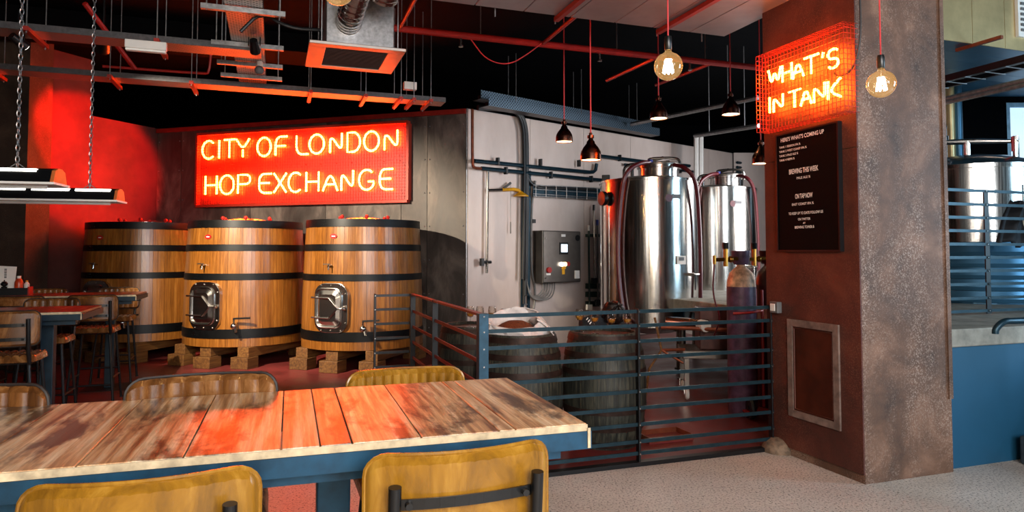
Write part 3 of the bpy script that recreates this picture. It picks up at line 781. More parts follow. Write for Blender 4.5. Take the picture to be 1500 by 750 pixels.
for (x, y, rz, lab) in ((-3.70, 5.08, PHI, 'brown bar stool seen from behind at the nearer tall table'),
                        (-4.15, 6.12, PHI + math.pi, 'brown channelled bar stool between the two tall tables, facing the camera'),
                        (-4.80, 5.90, PHI + math.pi, 'brown channelled bar stool between the tall tables at the left edge'),
                        (-4.20, 6.93, PHI, 'dark bar stool with its back to us at the corner of the caddy table'),
                        (-4.80, 6.74, PHI, 'bar stool with its back to us below the condiment caddy'),
                        (-4.68, 8.10, PHI + math.pi, 'bar stool beside the leftmost vat behind the caddy table'),
                        (-5.42, 7.90, PHI + math.pi, 'bar stool behind the caddy table near the dark column')):
    dup(s_brown, (x, y, 0), rz, lab, G2).scale.z = 1.0

# ---- condiment caddy and what stands in it
cx = Vector((-5.46, 7.42)); 
cd = thing('condiment_caddy', 'dark wooden condiment caddy on the tall table by the vats', 'caddy', (cx.x, cx.y, 1.05), PHI)
obj('tray_base', MB().mm((-0.22, -0.07, 0.0), (0.2, 0.07, 0.012)), 'blacksteel', cd)
for a, b in (((-0.22, -0.07, 0.012), (0.2, -0.06, 0.075)), ((-0.22, 0.06, 0.012), (0.2, 0.07, 0.075))): obj('side_board', MB().mm(a, b), 'blacksteel', cd)
obj('end_board', MB().mm((0.2, -0.07, 0.0), (0.212, 0.07, 0.085)), 'redpaint', cd)
for k, xx in enumerate((-0.14, -0.03)):
    t = thing('pepper_mill', ('left' if k == 0 else 'right') + ' black pepper mill in front of the white menu card', 'mill', W(cx, xx, -0.02, 1.063), PHI)
    obj('mill_body', MB().lathe([(0.001, 0), (0.028, 0), (0.022, 0.04), (0.03, 0.075), (0.001, 0.08)], 14), 'blacksteel', t, True)
    obj('mill_head', MB().lathe([(0.012, 0.079), (0.03, 0.09), (0.034, 0.11), (0.02, 0.13), (0.006, 0.134), (0.006, 0.146), (0.001, 0.15)], 14), 'blacksteel', t, True)
mc = thing('menu_card', 'white printed menu card standing in the condiment caddy', 'menu', W(cx, -0.1, 0.035, 1.063), PHI + R(6))
obj('card', MB().box((0, 0, 0.15), (0.3, 0.004, 0.3), rot=Matrix.Rotation(R(4), 3, 'Y')), 'white', mc)
tx = MB()
for k in range(5): tx.box((-0.01 - 0.002*k, -0.004, 0.262 - k*0.018), (0.02, 0.001, 0.009)); 
for k in range(6): tx.box((0.06, -0.004, 0.262 - k*0.018), (0.022, 0.001, 0.010))
obj('print', tx, 'blacksteel', mc, kind='stuff')
sb = thing('sauce_bottle', 'sauce bottle with an orange red label in the condiment caddy', 'bottle', W(cx, 0.1, -0.01, 1.063), PHI)
obj('bottle_body', MB().lathe([(0.001, 0), (0.038, 0.002), (0.04, 0.01), (0.04, 0.05)], 18), 'white', sb, True)
obj('bottle_label', MB().lathe([(0.0405, 0.05), (0.041, 0.055), (0.041, 0.12), (0.03, 0.15), (0.018, 0.165)], 18), 'sauce', sb, True)
obj('bottle_cap', MB().lathe([(0.019, 0.163), (0.02, 0.19), (0.001, 0.192)], 14), 'white', sb, True)
s2 = thing('sauce_bottle', 'pale sauce bottle at the end of the condiment caddy', 'bottle', W(cx, 0.165, 0.02, 1.063), PHI)
obj('bottle_body', MB().lathe([(0.001, 0), (0.026, 0.002), (0.027, 0.1), (0.012, 0.12), (0.012, 0.125)], 16), 'plastic', s2, True)
obj('bottle_cap', MB().lathe([(0.0125, 0.124), (0.013, 0.14), (0.001, 0.141)], 12), 'yellow', s2, True)

# ================================================================ OAK VATS
VZ0, VZ1, VR0, VR1 = 0.285, 1.93, 0.805, 0.752
def vr(z): f = (z - VZ0)/(VZ1 - VZ0); return VR0 + (VR1 - VR0)*f + 0.012*math.sin(math.pi*f)
NST = 34
def vat(label, loc, rz):
    t = thing('oak_vat', label, 'vat', loc, rz, 'oak vats under the neon sign')
    mb = MB(); da = math.pi/NST - 0.0012/VR0; zs = [VZ0 + (VZ1 - VZ0)*k/5 for k in range(6)]
    for z in zs:
        for k in range(4):
            a = -da + 2*da*k/3
            mb.v.append(Vector((vr(z)*math.cos(a), vr(z)*math.sin(a), z)))
        for k in (3, 0):
            a = -da + 2*da*k/3; mb.v.append(Vector(((vr(z) - 0.05)*math.cos(a), (vr(z) - 0.05)*math.sin(a), z)))
    for i in range(5):
        for k in range(6): mb.f.append((i*6 + k, i*6 + (k + 1) % 6, (i + 1)*6 + (k + 1) % 6, (i + 1)*6 + k))
    mb.f.append((5, 4, 3, 2, 1, 0)); mb.f.append(tuple(30 + k for k in range(6)))
    st0 = obj('stave', mb, 'oak', t)
    for k in range(1, NST): again(st0, t, rz=2*math.pi*k/NST)
    for z0, z1 in ((1.835, 1.935), (1.53, 1.615), (1.15, 1.235), (0.395, 0.515)):
        pr = [(vr(z0) + 0.001, z0), (vr(z0) + 0.008, z0), (vr(z1) + 0.008, z1), (vr(z1) + 0.001, z1), (vr(z0) + 0.001, z0)]
        h = obj('hoop', MB().lathe(pr, 72), 'hoop', t, True)
        rv = MB()
        for k in range(5): rv.sphere(((vr(z0) + 0.009)*math.cos(R(-105 + k*1.6)), (vr(z0) + 0.009)*math.sin(R(-105 + k*1.6)), (z0 + z1)/2 + (0.02 if k % 2 else -0.02)), 0.007, 6)
        obj('hoop_rivets', rv, 'hoop', h, kind='stuff')
    for k in range(8):
        x0 = -0.7 + k*0.175; x1 = x0 + 0.173; m_ = max(abs(x0), abs(x1)); yy = math.sqrt(max(0.01, 0.7**2 - m_**2))
        obj('head_board', MB().mm((x0, -yy, 1.85), (x1, yy, 1.88)), 'oak', t)
    obj('vat_floor', MB().lathe([(0.001, 0.33), (0.74, 0.33), (0.74, 0.37), (0.001, 0.37)], 40), 'oak', t)
    hl = obj('top_hatch', MB().lathe([(0.30, 1.88), (0.30, 1.955), (0.27, 1.965), (0.16, 1.985), (0.001, 1.992)], 32), 'inox', t, True)
    for k in range(6):
        a = R(60*k + 5)
        obj('hatch_clamp', MB().tube([(0.30*math.cos(a), 0.30*math.sin(a), 1.935), (0.345*math.cos(a), 0.345*math.sin(a), 1.955)], 0.012, 8).sphere((0.35*math.cos(a), 0.35*math.sin(a), 1.985), 0.028, 8), 'redpaint', hl)  # red light on the clamps is put into their colour
    # supports
    for x in (-0.5, 0.0, 0.5):
        bm = obj('support_beam', MB().mm((x - 0.085, -0.68 if x else -0.78, 0.155), (x + 0.085, 0.68 if x else 0.78, 0.283)), 'oakbeam', t, bev=0.004)
        for y in (-0.62 if x else -0.72, 0.62 if x else 0.72):
            obj('support_block', MB().box((x - 0.02, y, 0.082), (0.26, 0.22, 0.145)), 'oakbeam', bm, bev=0.004)
    # manway
    zc = 0.815; rr = vr(zc) + 0.004
    def rrect(w_, h_, r_, n=6):
        o = []
        for cx_, cz_, a0 in ((w_/2 - r_, h_/2 - r_, 0), (-w_/2 + r_, h_/2 - r_, 90), (-w_/2 + r_, -h_/2 + r_, 180), (w_/2 - r_, -h_/2 + r_, 270)):
            for k in range(n + 1): a = R(a0 + 90*k/n); o.append((cx_ + r_*math.cos(a), cz_ + r_*math.sin(a)))
        return o
    MX = Matrix(((1, 0, 0), (0, 0, -1), (0, 1, 0)))      # xy polygon to xz, extruding towards -y
    fl_ = rrect(0.47, 0.62, 0.15)
    md = obj('manway_flange', MB().prism(fl_, rr - 0.045, rr + 0.014, MX).add([], []), 'inox', t, bev=0.006)
    md.location = (0, 0, zc)
    bz = MB()
    for k in range(12):
        a = 2*math.pi*k/12; bz.sphere((0.205*max(-1, min(1, 1.35*math.cos(a))), -rr - 0.014, 0.28*max(-1, min(1, 1.3*math.sin(a)))), 0.011, 8)
    obj('flange_bolts', bz, 'inoxdull', md, kind='stuff')
    inn = rrect(0.36, 0.48, 0.10)
    rim = [(x - 0.03, -rr - 0.02, z) for x, z in inn]
    obj('manway_rim', MB().tube(rim, 0.016, 8, True), 'inox', md, True)
    dr = obj('manway_door', MB(), 'inox', t)
    dm = MB()
    o1 = rrect(0.335, 0.455, 0.09); o2 = rrect(0.23, 0.34, 0.05); n = len(o1)
    vs = [(x - 0.03, -rr - 0.016, z) for x, z in o1] + [(x - 0.03, -rr - 0.045, z) for x, z in o2]
    dm.add(vs, [(i, (i + 1) % n, n + (i + 1) % n, n + i) for i in range(n)] + [tuple(range(n, 2*n))])
    dr.data = mesh('manway_door', dm, 'inox'); dr.location = (0, 0, zc)
    yb = -rr - 0.06
    obj('clamp_arm', MB().tube([(-0.26, yb + 0.02, 0.13), (0.0, yb, 0.125), (0.12, yb, 0.0), (0.2, yb + 0.02, 0.0)], 0.012, 8), 'inox', dr)
    obj('clamp_arm', MB().tube([(-0.26, yb + 0.02, -0.12), (0.0, yb, -0.125), (0.12, yb, 0.0)], 0.012, 8), 'inox', dr)
    obj('clamp_knob', MB().sphere((0.2, yb + 0.02, 0.0), 0.028, 10).tube([(0.13, yb, 0.0), (0.13, yb - 0.05, 0)], 0.018, 8), 'inox', dr)
    # badge, sampling tap, drain valve
    z = 1.715; r_ = vr(z)
    bd = obj('badge', MB().prism([(0.05*math.cos(2*math.pi*k/16), 0.032*math.sin(2*math.pi*k/16)) for k in range(16)], r_, r_ + 0.008, MX), 'redpaint', t); bd.location = (0.0, 0, z)
    obj('badge_bar', MB().box((0, -r_ - 0.009, 0), (0.05, 0.002, 0.012)), 'plastic', bd)
    z = 1.345; r_ = vr(z)
    tp = obj('sample_tap', MB().tube([(0, -r_ + 0.01, 0), (0, -r_ - 0.07, 0)], 0.012, 8).tube([(0, -r_ - 0.06, 0.0), (0, -r_ - 0.07, -0.055)], 0.009, 8), 'inox', t); tp.location = (-0.02, 0, z)
    obj('tap_lever', MB().box((-0.03, -r_ - 0.06, 0.018), (0.09, 0.02, 0.012)), 'inoxdull', tp)
    z = 0.565; r_ = vr(z); a = R(29)
    vv = obj('drain_valve', MB().tube([(0, -r_ + 0.02, 0), (0, -r_ - 0.06, 0)], 0.022, 10).sphere((0, -r_ - 0.09, 0), 0.042, 12).tube([(0.02, -r_ - 0.1, -0.02), (0.03, -r_ - 0.12, -0.08)], 0.018, 8).tube([(0, -r_ - 0.09, 0.03), (0, -r_ - 0.09, 0.095)], 0.011, 8), 'inox', t, True)
    vv.location = (0, 0, z); vv.rotation_euler = (0, 0, a)
    obj('valve_lever', MB().bar((-0.01, -r_ - 0.09, 0.095), (0.2, -r_ - 0.09, 0.1), 0.02, 0.022), 'handblack', vv)
    return t
v3 = vat('oak vat behind the end of the railing, rightmost of three', (-2.03, 9.35, 0), R(-16.8))
dup(v3, (-3.76, 9.68, 0), R(-16.8), 'oak vat directly under the word HOP, middle of three')
dup(v3, (-5.46, 10.15, 0), R(-16.8), 'oak vat partly hidden by stools, leftmost of three')

# ================================================================ NEON SIGNS
def ell(cx_, cy_, rx, ry, a0, a1, n=14): return [(cx_ + rx*math.cos(R(a0 + (a1 - a0)*i/n)), cy_ + ry*math.sin(R(a0 + (a1 - a0)*i/n))) for i in range(n + 1)]
GL = {
 'C': [ell(.55, .5, .55, .5, 48, 312)], 'I': [[(.5, 0), (.5, 1)]], 'T': [[(0, 1), (1, 1)], [(.5, 1), (.5, 0)]],
 'Y': [[(0, 1), (.5, .42), (1, 1)], [(.5, .42), (.5, 0)]], 'O': [ell(.5, .5, .5, .5, 0, 360, 24)],
 'F': [[(1, 1), (0, 1), (0, 0)], [(0, .5), (.85, .5)]], 'L': [[(0, 1), (0, 0), (1, 0)]],
 'N': [[(0, 0), (0, 1), (1, 0), (1, 1)]], 'D': [[(0, .5), (0, 1), (.45, 1)] + ell(.45, .5, .55, .5, 85, -85) + [(.45, 0), (0, 0), (0, .5)]],
 'H': [[(0, 0), (0, 1)], [(1, 0), (1, 1)], [(0, .5), (1, .5)]], 'P': [[(0, 0), (0, 1), (.5, 1)] + ell(.6, .75, .4, .25, 80, -80, 8) + [(.5, .5), (.05, .5)]],
 'E': [[(1, 1), (0, 1), (0, 0), (1, 0)], [(0, .52), (.85, .52)]], 'X': [[(0, 1), (1, 0)], [(1, 1), (0, 0)]],
 'A': [[(0, 0), (.5, 1), (1, 0)], [(.2, .33), (.8, .33)]], 'G': [ell(.55, .5, .55, .5, 48, 335) + [(1.05, .42), (.65, .42)]],
 'W': [[(0, 1), (.25, 0), (.5, .85), (.75, 0), (1, 1)]], 'S': [ell(.5, .75, .45, .25, 35, 270, 10) + ell(.5, .25, .45, .25, 80, -145, 10)],
 'K': [[(0, 0), (0, 1)], [(1, 1), (.05, .45), (1, 0)]], "'": [[(.5, 1), (.35, .72)]]}
def letter(parent, ch, fx, fz, P, r, mat):
    """P(x, z) -> local point; fx = (x0, x1), fz(x) -> (z0, z1)"""
    mb = MB()
    for st_ in GL[ch]:
        pts = []
        for (a, b) in st_:
            x = fx[0] + (fx[1] - fx[0])*a; z0, z1 = fz(x); pts.append(P(x, z0 + (z1 - z0)*b))
        if ch in 'TYFLNHEXAWK' or ch == "'": pts = smoothline(pts, 3)
        mb.tube(pts, r, 8, closed=False)
    return obj('letter', mb, mat, parent, True, label='glowing neon letter ' + (ch if ch != "'" else 'apostrophe'))
# --- large sign on the sign wall
sw0 = CK - nS*0.10; dirS = -DS              # local x to the right along -DS
sl, zlt = onwall(290, 195, sw0, dirS); sr, zrt = onwall(598, 181, sw0, dirS); _, zlb = onwall(288, 300, sw0, dirS); _, zrb = onwall(598, 297, sw0, dirS)
ztop, zbot = (zlt + zrt)/2, (zlb + zrb)/2
rzS = math.atan2(dirS.y, dirS.x)
p = sw0 + dirS*sl
s1 = thing('neon_sign', 'large red neon sign reading CITY OF LONDON HOP EXCHANGE above the vats', 'neon sign', (p.x, p.y, 0), rzS)
SWd = sr - sl
obj('backing', MB().mm((0.02, 0.055, zbot + 0.01), (SWd - 0.02, 0.075, ztop - 0.01)), 'signback', s1)
fr = MB()
for zz in (zbot, ztop): fr.mm((0, -0.03, zz - 0.02), (SWd, 0.078, zz + 0.02))
for xx in (0, SWd): fr.mm((xx - 0.02, -0.03, zbot + 0.02), (xx + 0.02, 0.078, ztop - 0.02))
obj('sign_frame', fr, 'cage', s1)
gm = MB(); n = int(SWd/0.045)
for k in range(1, n): gm.mm((SWd*k/n - 0.0025, -0.03, zbot), (SWd*k/n + 0.0025, -0.026, ztop))
nz = int((ztop - zbot)/0.045)
for k in range(1, nz): z = zbot + (ztop - zbot)*k/nz; gm.mm((0, -0.034, z - 0.0025), (SWd, -0.03, z + 0.0025))
obj('wire_mesh', gm, 'cage', s1, kind='stuff')
def zx(px): return 280 + px/3.75, None
line1 = [('C', 60, 124), ('I', 146, 158), ('T', 178, 240), ('Y', 246, 318), ('O', 362, 436), ('F', 462, 526), ('L', 578, 642), ('O', 648, 728), ('N', 762, 826), ('D', 858, 926), ('O', 948, 1030), ('N', 1062, 1132)]
line2 = [('H', 80, 142), ('O', 160, 236), ('P', 258, 326), ('E', 374, 442), ('X', 456, 524), ('C', 536, 606), ('H', 634, 702), ('A', 724, 806), ('N', 826, 890), ('G', 922, 1000), ('E', 1036, 1108)]
def ypx(zy): return 160 + zy/3.75
pl = sw0
def rowz(l0, l1, r0, r1):
    a = onwall(280 + 90/3.75, ypx(l0), sw0, dirS); b = onwall(280 + 90/3.75, ypx(l1), sw0, dirS); c = onwall(280 + 1100/3.75, ypx(r0), sw0, dirS); d = onwall(280 + 1100/3.75, ypx(r1), sw0, dirS)
    return (a[1] + c[1])/2, (b[1] + d[1])/2
for ln, yy in ((line1, rowz(268, 170, 228, 120)), (line2, rowz(463, 362, 446, 333))):
    for ch, xa, xb in ln:
        a = onwall(280 + xa/3.75, 230, sw0, dirS)[0] - sl; b = onwall(280 + xb/3.75, 230, sw0, dirS)[0] - sl
        letter(s1, ch, (a, b), lambda x, yy=yy: yy, lambda x, z: (x, 0.005, z), 0.0155, 'neon')
su = MB()
for k in range(14): su.tube([(0.15 + k*(SWd - 0.3)/13, 0.01, (ztop + zbot)/2 + 0.02), (0.15 + k*(SWd - 0.3)/13, 0.055, (ztop + zbot)/2 + 0.02)], 0.006, 6)
obj('tube_supports', su, 'cage', s1, kind='stuff')

# --- small sign on the column: local x runs along -A (far edge to near edge), y into the column
q0 = C0 - B2*0.012; OFF = 0.125
f0 = C0 - B2*(0.012 + OFF)
dA = -A2
sF = onwall(1107, 78, f0, dA); sN = onwall(1235, 38, f0, dA); bN = onwall(1236, 168, f0, dA); bF = onwall(1109, 190, f0, dA)
zt2 = (sF[1] + sN[1])/2; zb2 = (bF[1] + bN[1])/2; Ls = sN[0] - sF[0]
p = f0 + dA*sF[0]
s2 = thing('neon_sign', "small neon sign reading WHAT'S IN TANK in a wire cage on the column", 'neon sign', (p.x, p.y, 0), math.atan2(dA.y, dA.x))
# local +y points to... (rotate dA by +90deg)
ny = Vector((-dA.y, dA.x)); sg = 1 if ny.dot(B2) > 0 else -1     # towards the column
cg = MB(); r_ = 0.0015
nx, nzz = int(Ls/0.034), int((zt2 - zb2)/0.034)
for k in range(nx + 1):
    x = Ls*k/nx
    cg.mm((x - r_, -r_, zb2), (x + r_, r_, zt2))
    for z in (zb2, zt2): cg.box((x, sg*OFF/2, z), (2*r_, OFF - 0.004, 2*r_))
for k in range(nzz + 1):
    z = zb2 + (zt2 - zb2)*k/nzz
    cg.mm((0, -r_, z - r_), (Ls, r_, z + r_))
    for x in (0, Ls): cg.box((x, sg*OFF/2, z), (2*r_, OFF - 0.004, 2*r_))
for j in range(1, 4):
    y = sg*OFF*j/4
    for z in (zb2, zt2): cg.box((Ls/2, y, z), (Ls, 2*r_, 2*r_))
    for x in (0, Ls): cg.box((x, y, (zb2 + zt2)/2), (2*r_, 2*r_, zt2 - zb2))
obj('wire_cage', cg, 'cage', s2, kind='stuff')
f1 = C0 - B2*(0.012 + 0.06)
def colx(px, py): s, z = onwall(px, py, f1, dA); return s - sF[0], z
W1 = [('W', 148, 225), ('H', 233, 290), ('A', 296, 362), ('T', 368, 455), ("'", 468, 500), ('S', 508, 578)]
W2 = [('I', 142, 168), ('N', 180, 236), ('T', 272, 345), ('A', 345, 410), ('N', 425, 492), ('K', 512, 590)]
def c2(px, py): return colx(1090 + px/4.1667, 20 + py/4.1667)
for ln, ty, by in ((W1, (345, 205), (440, 322)), (W2, (512, 395), (608, 510))):
    def zrow(px, ty=ty, by=by): f = (px - 148)/430.0; return ty[0] + (ty[1] - ty[0])*f, by[0] + (by[1] - by[0])*f
    for ch, xa, xb in ln:
        ta_, ba_ = zrow(xa); tb_, bb_ = zrow(xb)
        A_ = c2(xa, (ta_ + ba_)/2)[0]; B_ = c2(xb, (tb_ + bb_)/2)[0]
        z0 = (c2(xa, ba_)[1] + c2(xb, bb_)[1])/2; z1 = (c2(xa, ta_)[1] + c2(xb, tb_)[1])/2
        letter(s2, ch, (A_, B_), lambda x, z0=z0, z1=z1: (z0, z1), lambda x, z: (x, sg*(OFF - 0.06), z), 0.0082, 'neon2')
obj('sign_cable', MB().tube(smoothline([(Ls + 0.02, sg*(OFF - 0.008), CEIL - 0.01), (Ls + 0.03, sg*(OFF - 0.008), 3.2), (Ls + 0.03, sg*(OFF - 0.008), 2.9), (Ls - 0.02, sg*(OFF - 0.02), 2.72), (Ls - 0.15, sg*(OFF - 0.03), 2.68), (Ls - 0.2, sg*(OFF - 0.05), 2.8)], 2), 0.007, 6), 'cable', s2, True)

# --- menu board
m0 = C0 - B2*0.013
sF = onwall(1141, 198, m0, dA); sN = onwall(1233, 178, m0, dA); bN = onwall(1235, 368, m0, dA); bF = onwall(1142, 369, m0, dA)
Lm = sN[0] - sF[0]; mt = (sF[1] + sN[1])/2; mbz = (bN[1] + bF[1])/2
p = m0 + dA*sF[0]
mb_ = thing('menu_board', 'black board with white beer list lettering on the column', 'menu board', (p.x, p.y, 0), math.atan2(dA.y, dA.x))
y0 = -sg*0.03
lo, hi = sorted((0.0, y0)); 
obj('board', MB().mm((0.012, lo, mbz + 0.012), (Lm - 0.012, hi, mt - 0.012)), 'board', mb_)
fr = MB(); lo2, hi2 = sorted((0.0, -sg*0.036))
for a, b in (((0, lo2, mbz), (0.012, hi2, mt)), ((Lm - 0.012, lo2, mbz), (Lm, hi2, mt)), ((0.012, lo2, mt - 0.012), (Lm - 0.012, hi2, mt)), ((0.012, lo2, mbz), (Lm - 0.012, hi2, mbz + 0.012))): fr.mm(a, b)
obj('board_frame', fr, 'blacksteel', mb_)
def words(s, xc, zc, h, wd, left=False, mat='white'):
    cu = bpy.data.curves.new('t', 'FONT'); cu.body = s; cu.size = 1; cu.offset = 0.018; cu.align_x = 'LEFT'
    o = bpy.data.objects.new('t', cu); COL.objects.link(o); bpy.context.view_layer.update()
    me = bpy.data.meshes.new_from_object(o.evaluated_get(bpy.context.evaluated_depsgraph_get()))
    bpy.data.objects.remove(o); bpy.data.curves.remove(cu)
    xs_ = [v.co.x for v in me.vertices]; ys_ = [v.co.y for v in me.vertices]; a, b = min(xs_), max(xs_); c, d = min(ys_), max(ys_)
    x0_ = xc if left else xc - wd/2
    for v in me.vertices:
        fx_ = (v.co.x - a)/(b - a); fz_ = (v.co.y - c)/(d - c)
        v.co = (x0_ + fx_*wd, y0 - sg*0.0015, zc - h/2 + fz_*h)
    me.materials.clear(); me.materials.append(M[mat])
    o = bpy.data.objects.new('lettering', me); COL.objects.link(o); o.parent = mb_; o['label'] = 'white lettering ' + s.lower()
    return o
Hm = mt - mbz
def bz(f): return mt - Hm*f
words("HERE'S WHAT'S COMING UP", Lm*0.44, bz(0.055), Hm*0.035, Lm*0.70)
for k, (s_, wd) in enumerate((('TANK 1 SESSION IPA %', .36), ('TANK 2 WEST COAST IPA %', .46), ('TANK 3 PALE ALE %', .32), ('TANK 4 NEIPA %', .26))):
    words(s_, Lm*0.06, bz(0.115 + k*0.037), Hm*0.018, Lm*wd, True)
words('BREWING THIS WEEK', Lm*0.46, bz(0.335), Hm*0.042, Lm*0.47)
words('PALE ALE %', Lm*0.46, bz(0.395), Hm*0.02, Lm*0.22)
words('ON TAP NOW', Lm*0.46, bz(0.545), Hm*0.04, Lm*0.28)
words('EAST COAST IPA %', Lm*0.44, bz(0.61), Hm*0.02, Lm*0.35)
words('TO KEEP UP TO DATE FOLLOW US', Lm*0.48, bz(0.685), Hm*0.022, Lm*0.55)
words('ON TWITTER', Lm*0.46, bz(0.735), Hm*0.02, Lm*0.2)
words('AT', Lm*0.46, bz(0.768), Hm*0.014, Lm*0.04)
words('BREWING TOWER B', Lm*0.46, bz(0.80), Hm*0.022, Lm*0.31)

# ================================================================ RAILINGS
def railing(name, label, p, along, L, zs, posts, mat_rail, mat_post, postw=0.012, postd=0.05, ztop=1.098, first=None, z0=0.0, kerb=False, cap=None):
    rz = math.atan2(along.y, along.x)
    t = thing(name, label, 'railing', (p.x, p.y, z0), rz)
    for z in zs: obj('rail', MB().mm((0.0, -0.006, z - 0.0125), (L, 0.006, z + 0.0125)), mat_rail, t)
    if cap: obj('top_rail', MB().mm((0.0, -0.022, ztop - 0.012), (L, 0.022, ztop + 0.004)), cap, t)
    for k, (x, wx, wy, mt) in enumerate(posts):
        ps = obj('post', MB().mm((x - wx/2, -wy/2, 0.009), (x + wx/2, wy/2, ztop + 0.006)), mt, t, bev=0.002)
        bm = MB()
        for z in zs: bm.tube([(x, -wy/2 - 0.006, z), (x, -wy/2 + 0.0, z)], 0.006, 6)
        obj('post_bolts', bm, 'inox', ps, kind='stuff')
    if kerb: obj('kerb_plate', MB().mm((0.0, -0.03, 0.001), (L, 0.03, 0.03)), 'blacksteel', t)
    return t
ZR = [1.085, 0.984, 0.873, 0.758, 0.638, 0.52, 0.402, 0.287, 0.167, 0.085]
railing('steel_railing', 'blue grey steel railing in front of the barrels', RC, B2, RLEN, ZR, [(0.0, 0.065, 0.065, 'poststeel'), (1.155, 0.014, 0.045, 'blacksteel'), (RLEN - 0.03, 0.012, 0.045, 'blacksteel')], 'railsteel', 'bluesteel', kerb=True)
railing('steel_railing', 'red-topped side railing running back towards the vats', RC + A2*0.04, A2, 2.37, [0.93, 0.78, 0.63, 0.48, 0.33, 0.18], [(1.35, 0.012, 0.05, 'blacksteel'), (2.34, 0.05, 0.05, 'blacksteel')], 'darkred', 'blacksteel', cap='darkred')
ge = RC + A2*2.43 - B2*0.36
railing('steel_gate', 'narrow black ladder-like railing end in front of the right vat', ge, B2, 0.36, [1.085, 0.95, 0.81, 0.67, 0.53, 0.39, 0.25], [(0.0, 0.02, 0.03, 'blacksteel')], 'blacksteel', 'blacksteel')

# right platform railing
rp = PR + A2*0.72 - B2*0.2
s_, _ = onwall(1447, 400, rp, B2)
railing('platform_railing', 'blue steel railing on the raised platform before the big tank', rp, B2, 3.6, [1.075, 0.955, 0.84, 0.725, 0.61, 0.495, 0.38, 0.265, 0.145, 0.035], [(s_, 0.055, 0.012, 'blacksteel'), (s_ + 1.3, 0.055, 0.012, 'blacksteel')], 'railsteel', 'bluesteel', ztop=1.075, z0=0.968)
hp = atY(1458, 482, 4.35); hq = atY(1470, 471, 4.35)
hr = thing('stair_handrail', 'dark tubular stair handrail with a curled end', 'handrail', tuple(hp))
obj('handrail_tube', MB().tube(smoothline([hp + Z3*-0.03, hp, hq + Z3*0.005, hq + B3*0.1, hq + B3*1.2], 2), 0.02, 12), 'bluesteel', hr, True, world=True)
e = hq + B3*1.1; obj('handrail_post', MB().tube([(e.x, e.y, 0.61), e], 0.02, 10), 'bluesteel', hr, True, world=True)

# ================================================================ BARRELS
BH, BR0, BR1 = 0.87, 0.272, 0.335
def brr(z): f = 2*z/BH - 1; return BR1 - (BR1 - BR0)*f*f
def barrel(label, loc, rz, filled=True):
    t = thing('wooden_barrel', label, 'barrel', loc, rz, 'old wooden barrels behind the railing')
    N = 22; da = math.pi/N - 0.003; mb = MB(); NZ = 8
    for i in range(NZ + 1):
        z = BH*i/NZ; r_ = brr(z)
        for a, rr_ in ((-da, r_ - 0.003), (0, r_), (da, r_ - 0.003), (da, r_ - 0.028), (-da, r_ - 0.028)):
            mb.v.append(Vector((rr_*math.cos(a), rr_*math.sin(a), z)))
    for i in range(NZ):
        for k in range(5): mb.f.append((i*5 + k, i*5 + (k + 1) % 5, (i + 1)*5 + (k + 1) % 5, (i + 1)*5 + k))
    mb.f.append((4, 3, 2, 1, 0)); mb.f.append(tuple(NZ*5 + k for k in range(5)))
    s0_ = obj('stave', mb, 'barrel', t, True)
    for k in range(1, N): again(s0_, t, rz=2*math.pi*k/N)
    for z in (0.035, 0.16, 0.29, 0.58, 0.71, 0.835):
        h = 0.022
        obj('hoop', MB().lathe([(brr(z - h) + 0.0005, z - h), (brr(z - h) + 0.005, z - h), (brr(z + h) + 0.005, z + h), (brr(z + h) + 0.0005, z + h), (brr(z - h) + 0.0005, z - h)], 44), 'rusthoop', t, True)
    zt_ = BH - 0.025
    for k in range(6):
        x0_ = -0.243 + k*0.081; x1_ = x0_ + 0.08; m_ = max(abs(x0_), abs(x1_)); yy = math.sqrt(max(0.004, 0.244**2 - m_**2)); mi = min(abs(x0_), abs(x1_)); y2 = math.sqrt(0.244**2 - mi**2)
        if abs(x0_) > abs(x1_): pl_ = [(x0_, -yy), (x1_, -y2), (x1_, y2), (x0_, yy)]
        else: pl_ = [(x0_, -y2), (x1_, -yy), (x1_, yy), (x0_, y2)]
        obj('head_board', MB().prism(pl_, zt_ - 0.02, zt_ if filled else zt_ - 0.006), 'barreltop', t)
    return t
b2 = barrel('wooden barrel with four tasting glasses on its head', (0.735, 5.50, 0.009), 0.2)
dup(b2, (0.066, 5.40, 0.009), 0.5, 'wooden barrel holding the open white malt sack')
dup(b2, (-0.335, 6.02, 0.009), 0.9, 'dark wooden barrel behind the side railing')
TOPZ = 0.009 + BH - 0.025
# ---- tasting glasses
def glass(label, loc, fill, group):
    t = thing('wine_glass', label, 'glass', loc, 0, group)
    obj('bowl', MB().lathe([(0.006, 0.088), (0.024, 0.098), (0.034, 0.12), (0.036, 0.145), (0.030, 0.185), (0.0285, 0.185), (0.0345, 0.145), (0.0325, 0.121), (0.023, 0.1), (0.001, 0.094)], 20), 'glass', t, True)
    obj('stem', MB().lathe([(0.001, 0.0), (0.034, 0.001), (0.033, 0.004), (0.006, 0.01), (0.0035, 0.03), (0.0035, 0.08), (0.006, 0.09)], 16), 'glass', t, True)
    if fill: obj('beer', MB().lathe([(0.001, 0.0955), (0.022, 0.101), (0.0305, 0.12), (0.032, 0.128), (0.001, 0.128)], 18), 'beer', t, True)
    return t
GG = 'tasting glasses on the barrels'
g0 = glass('pink-lit tasting glass, leftmost on the barrel head', (*atZ(849, 486, TOPZ)[:2], TOPZ), True, GG)
dup(g0, (*atZ(871, 489, TOPZ)[:2], TOPZ), 0, 'tasting glass of amber beer, second from the left on the barrel head', GG)
dup(g0, (*atZ(896, 491, TOPZ)[:2], TOPZ), 0, 'tasting glass of amber beer, third from the left on the barrel head', GG)
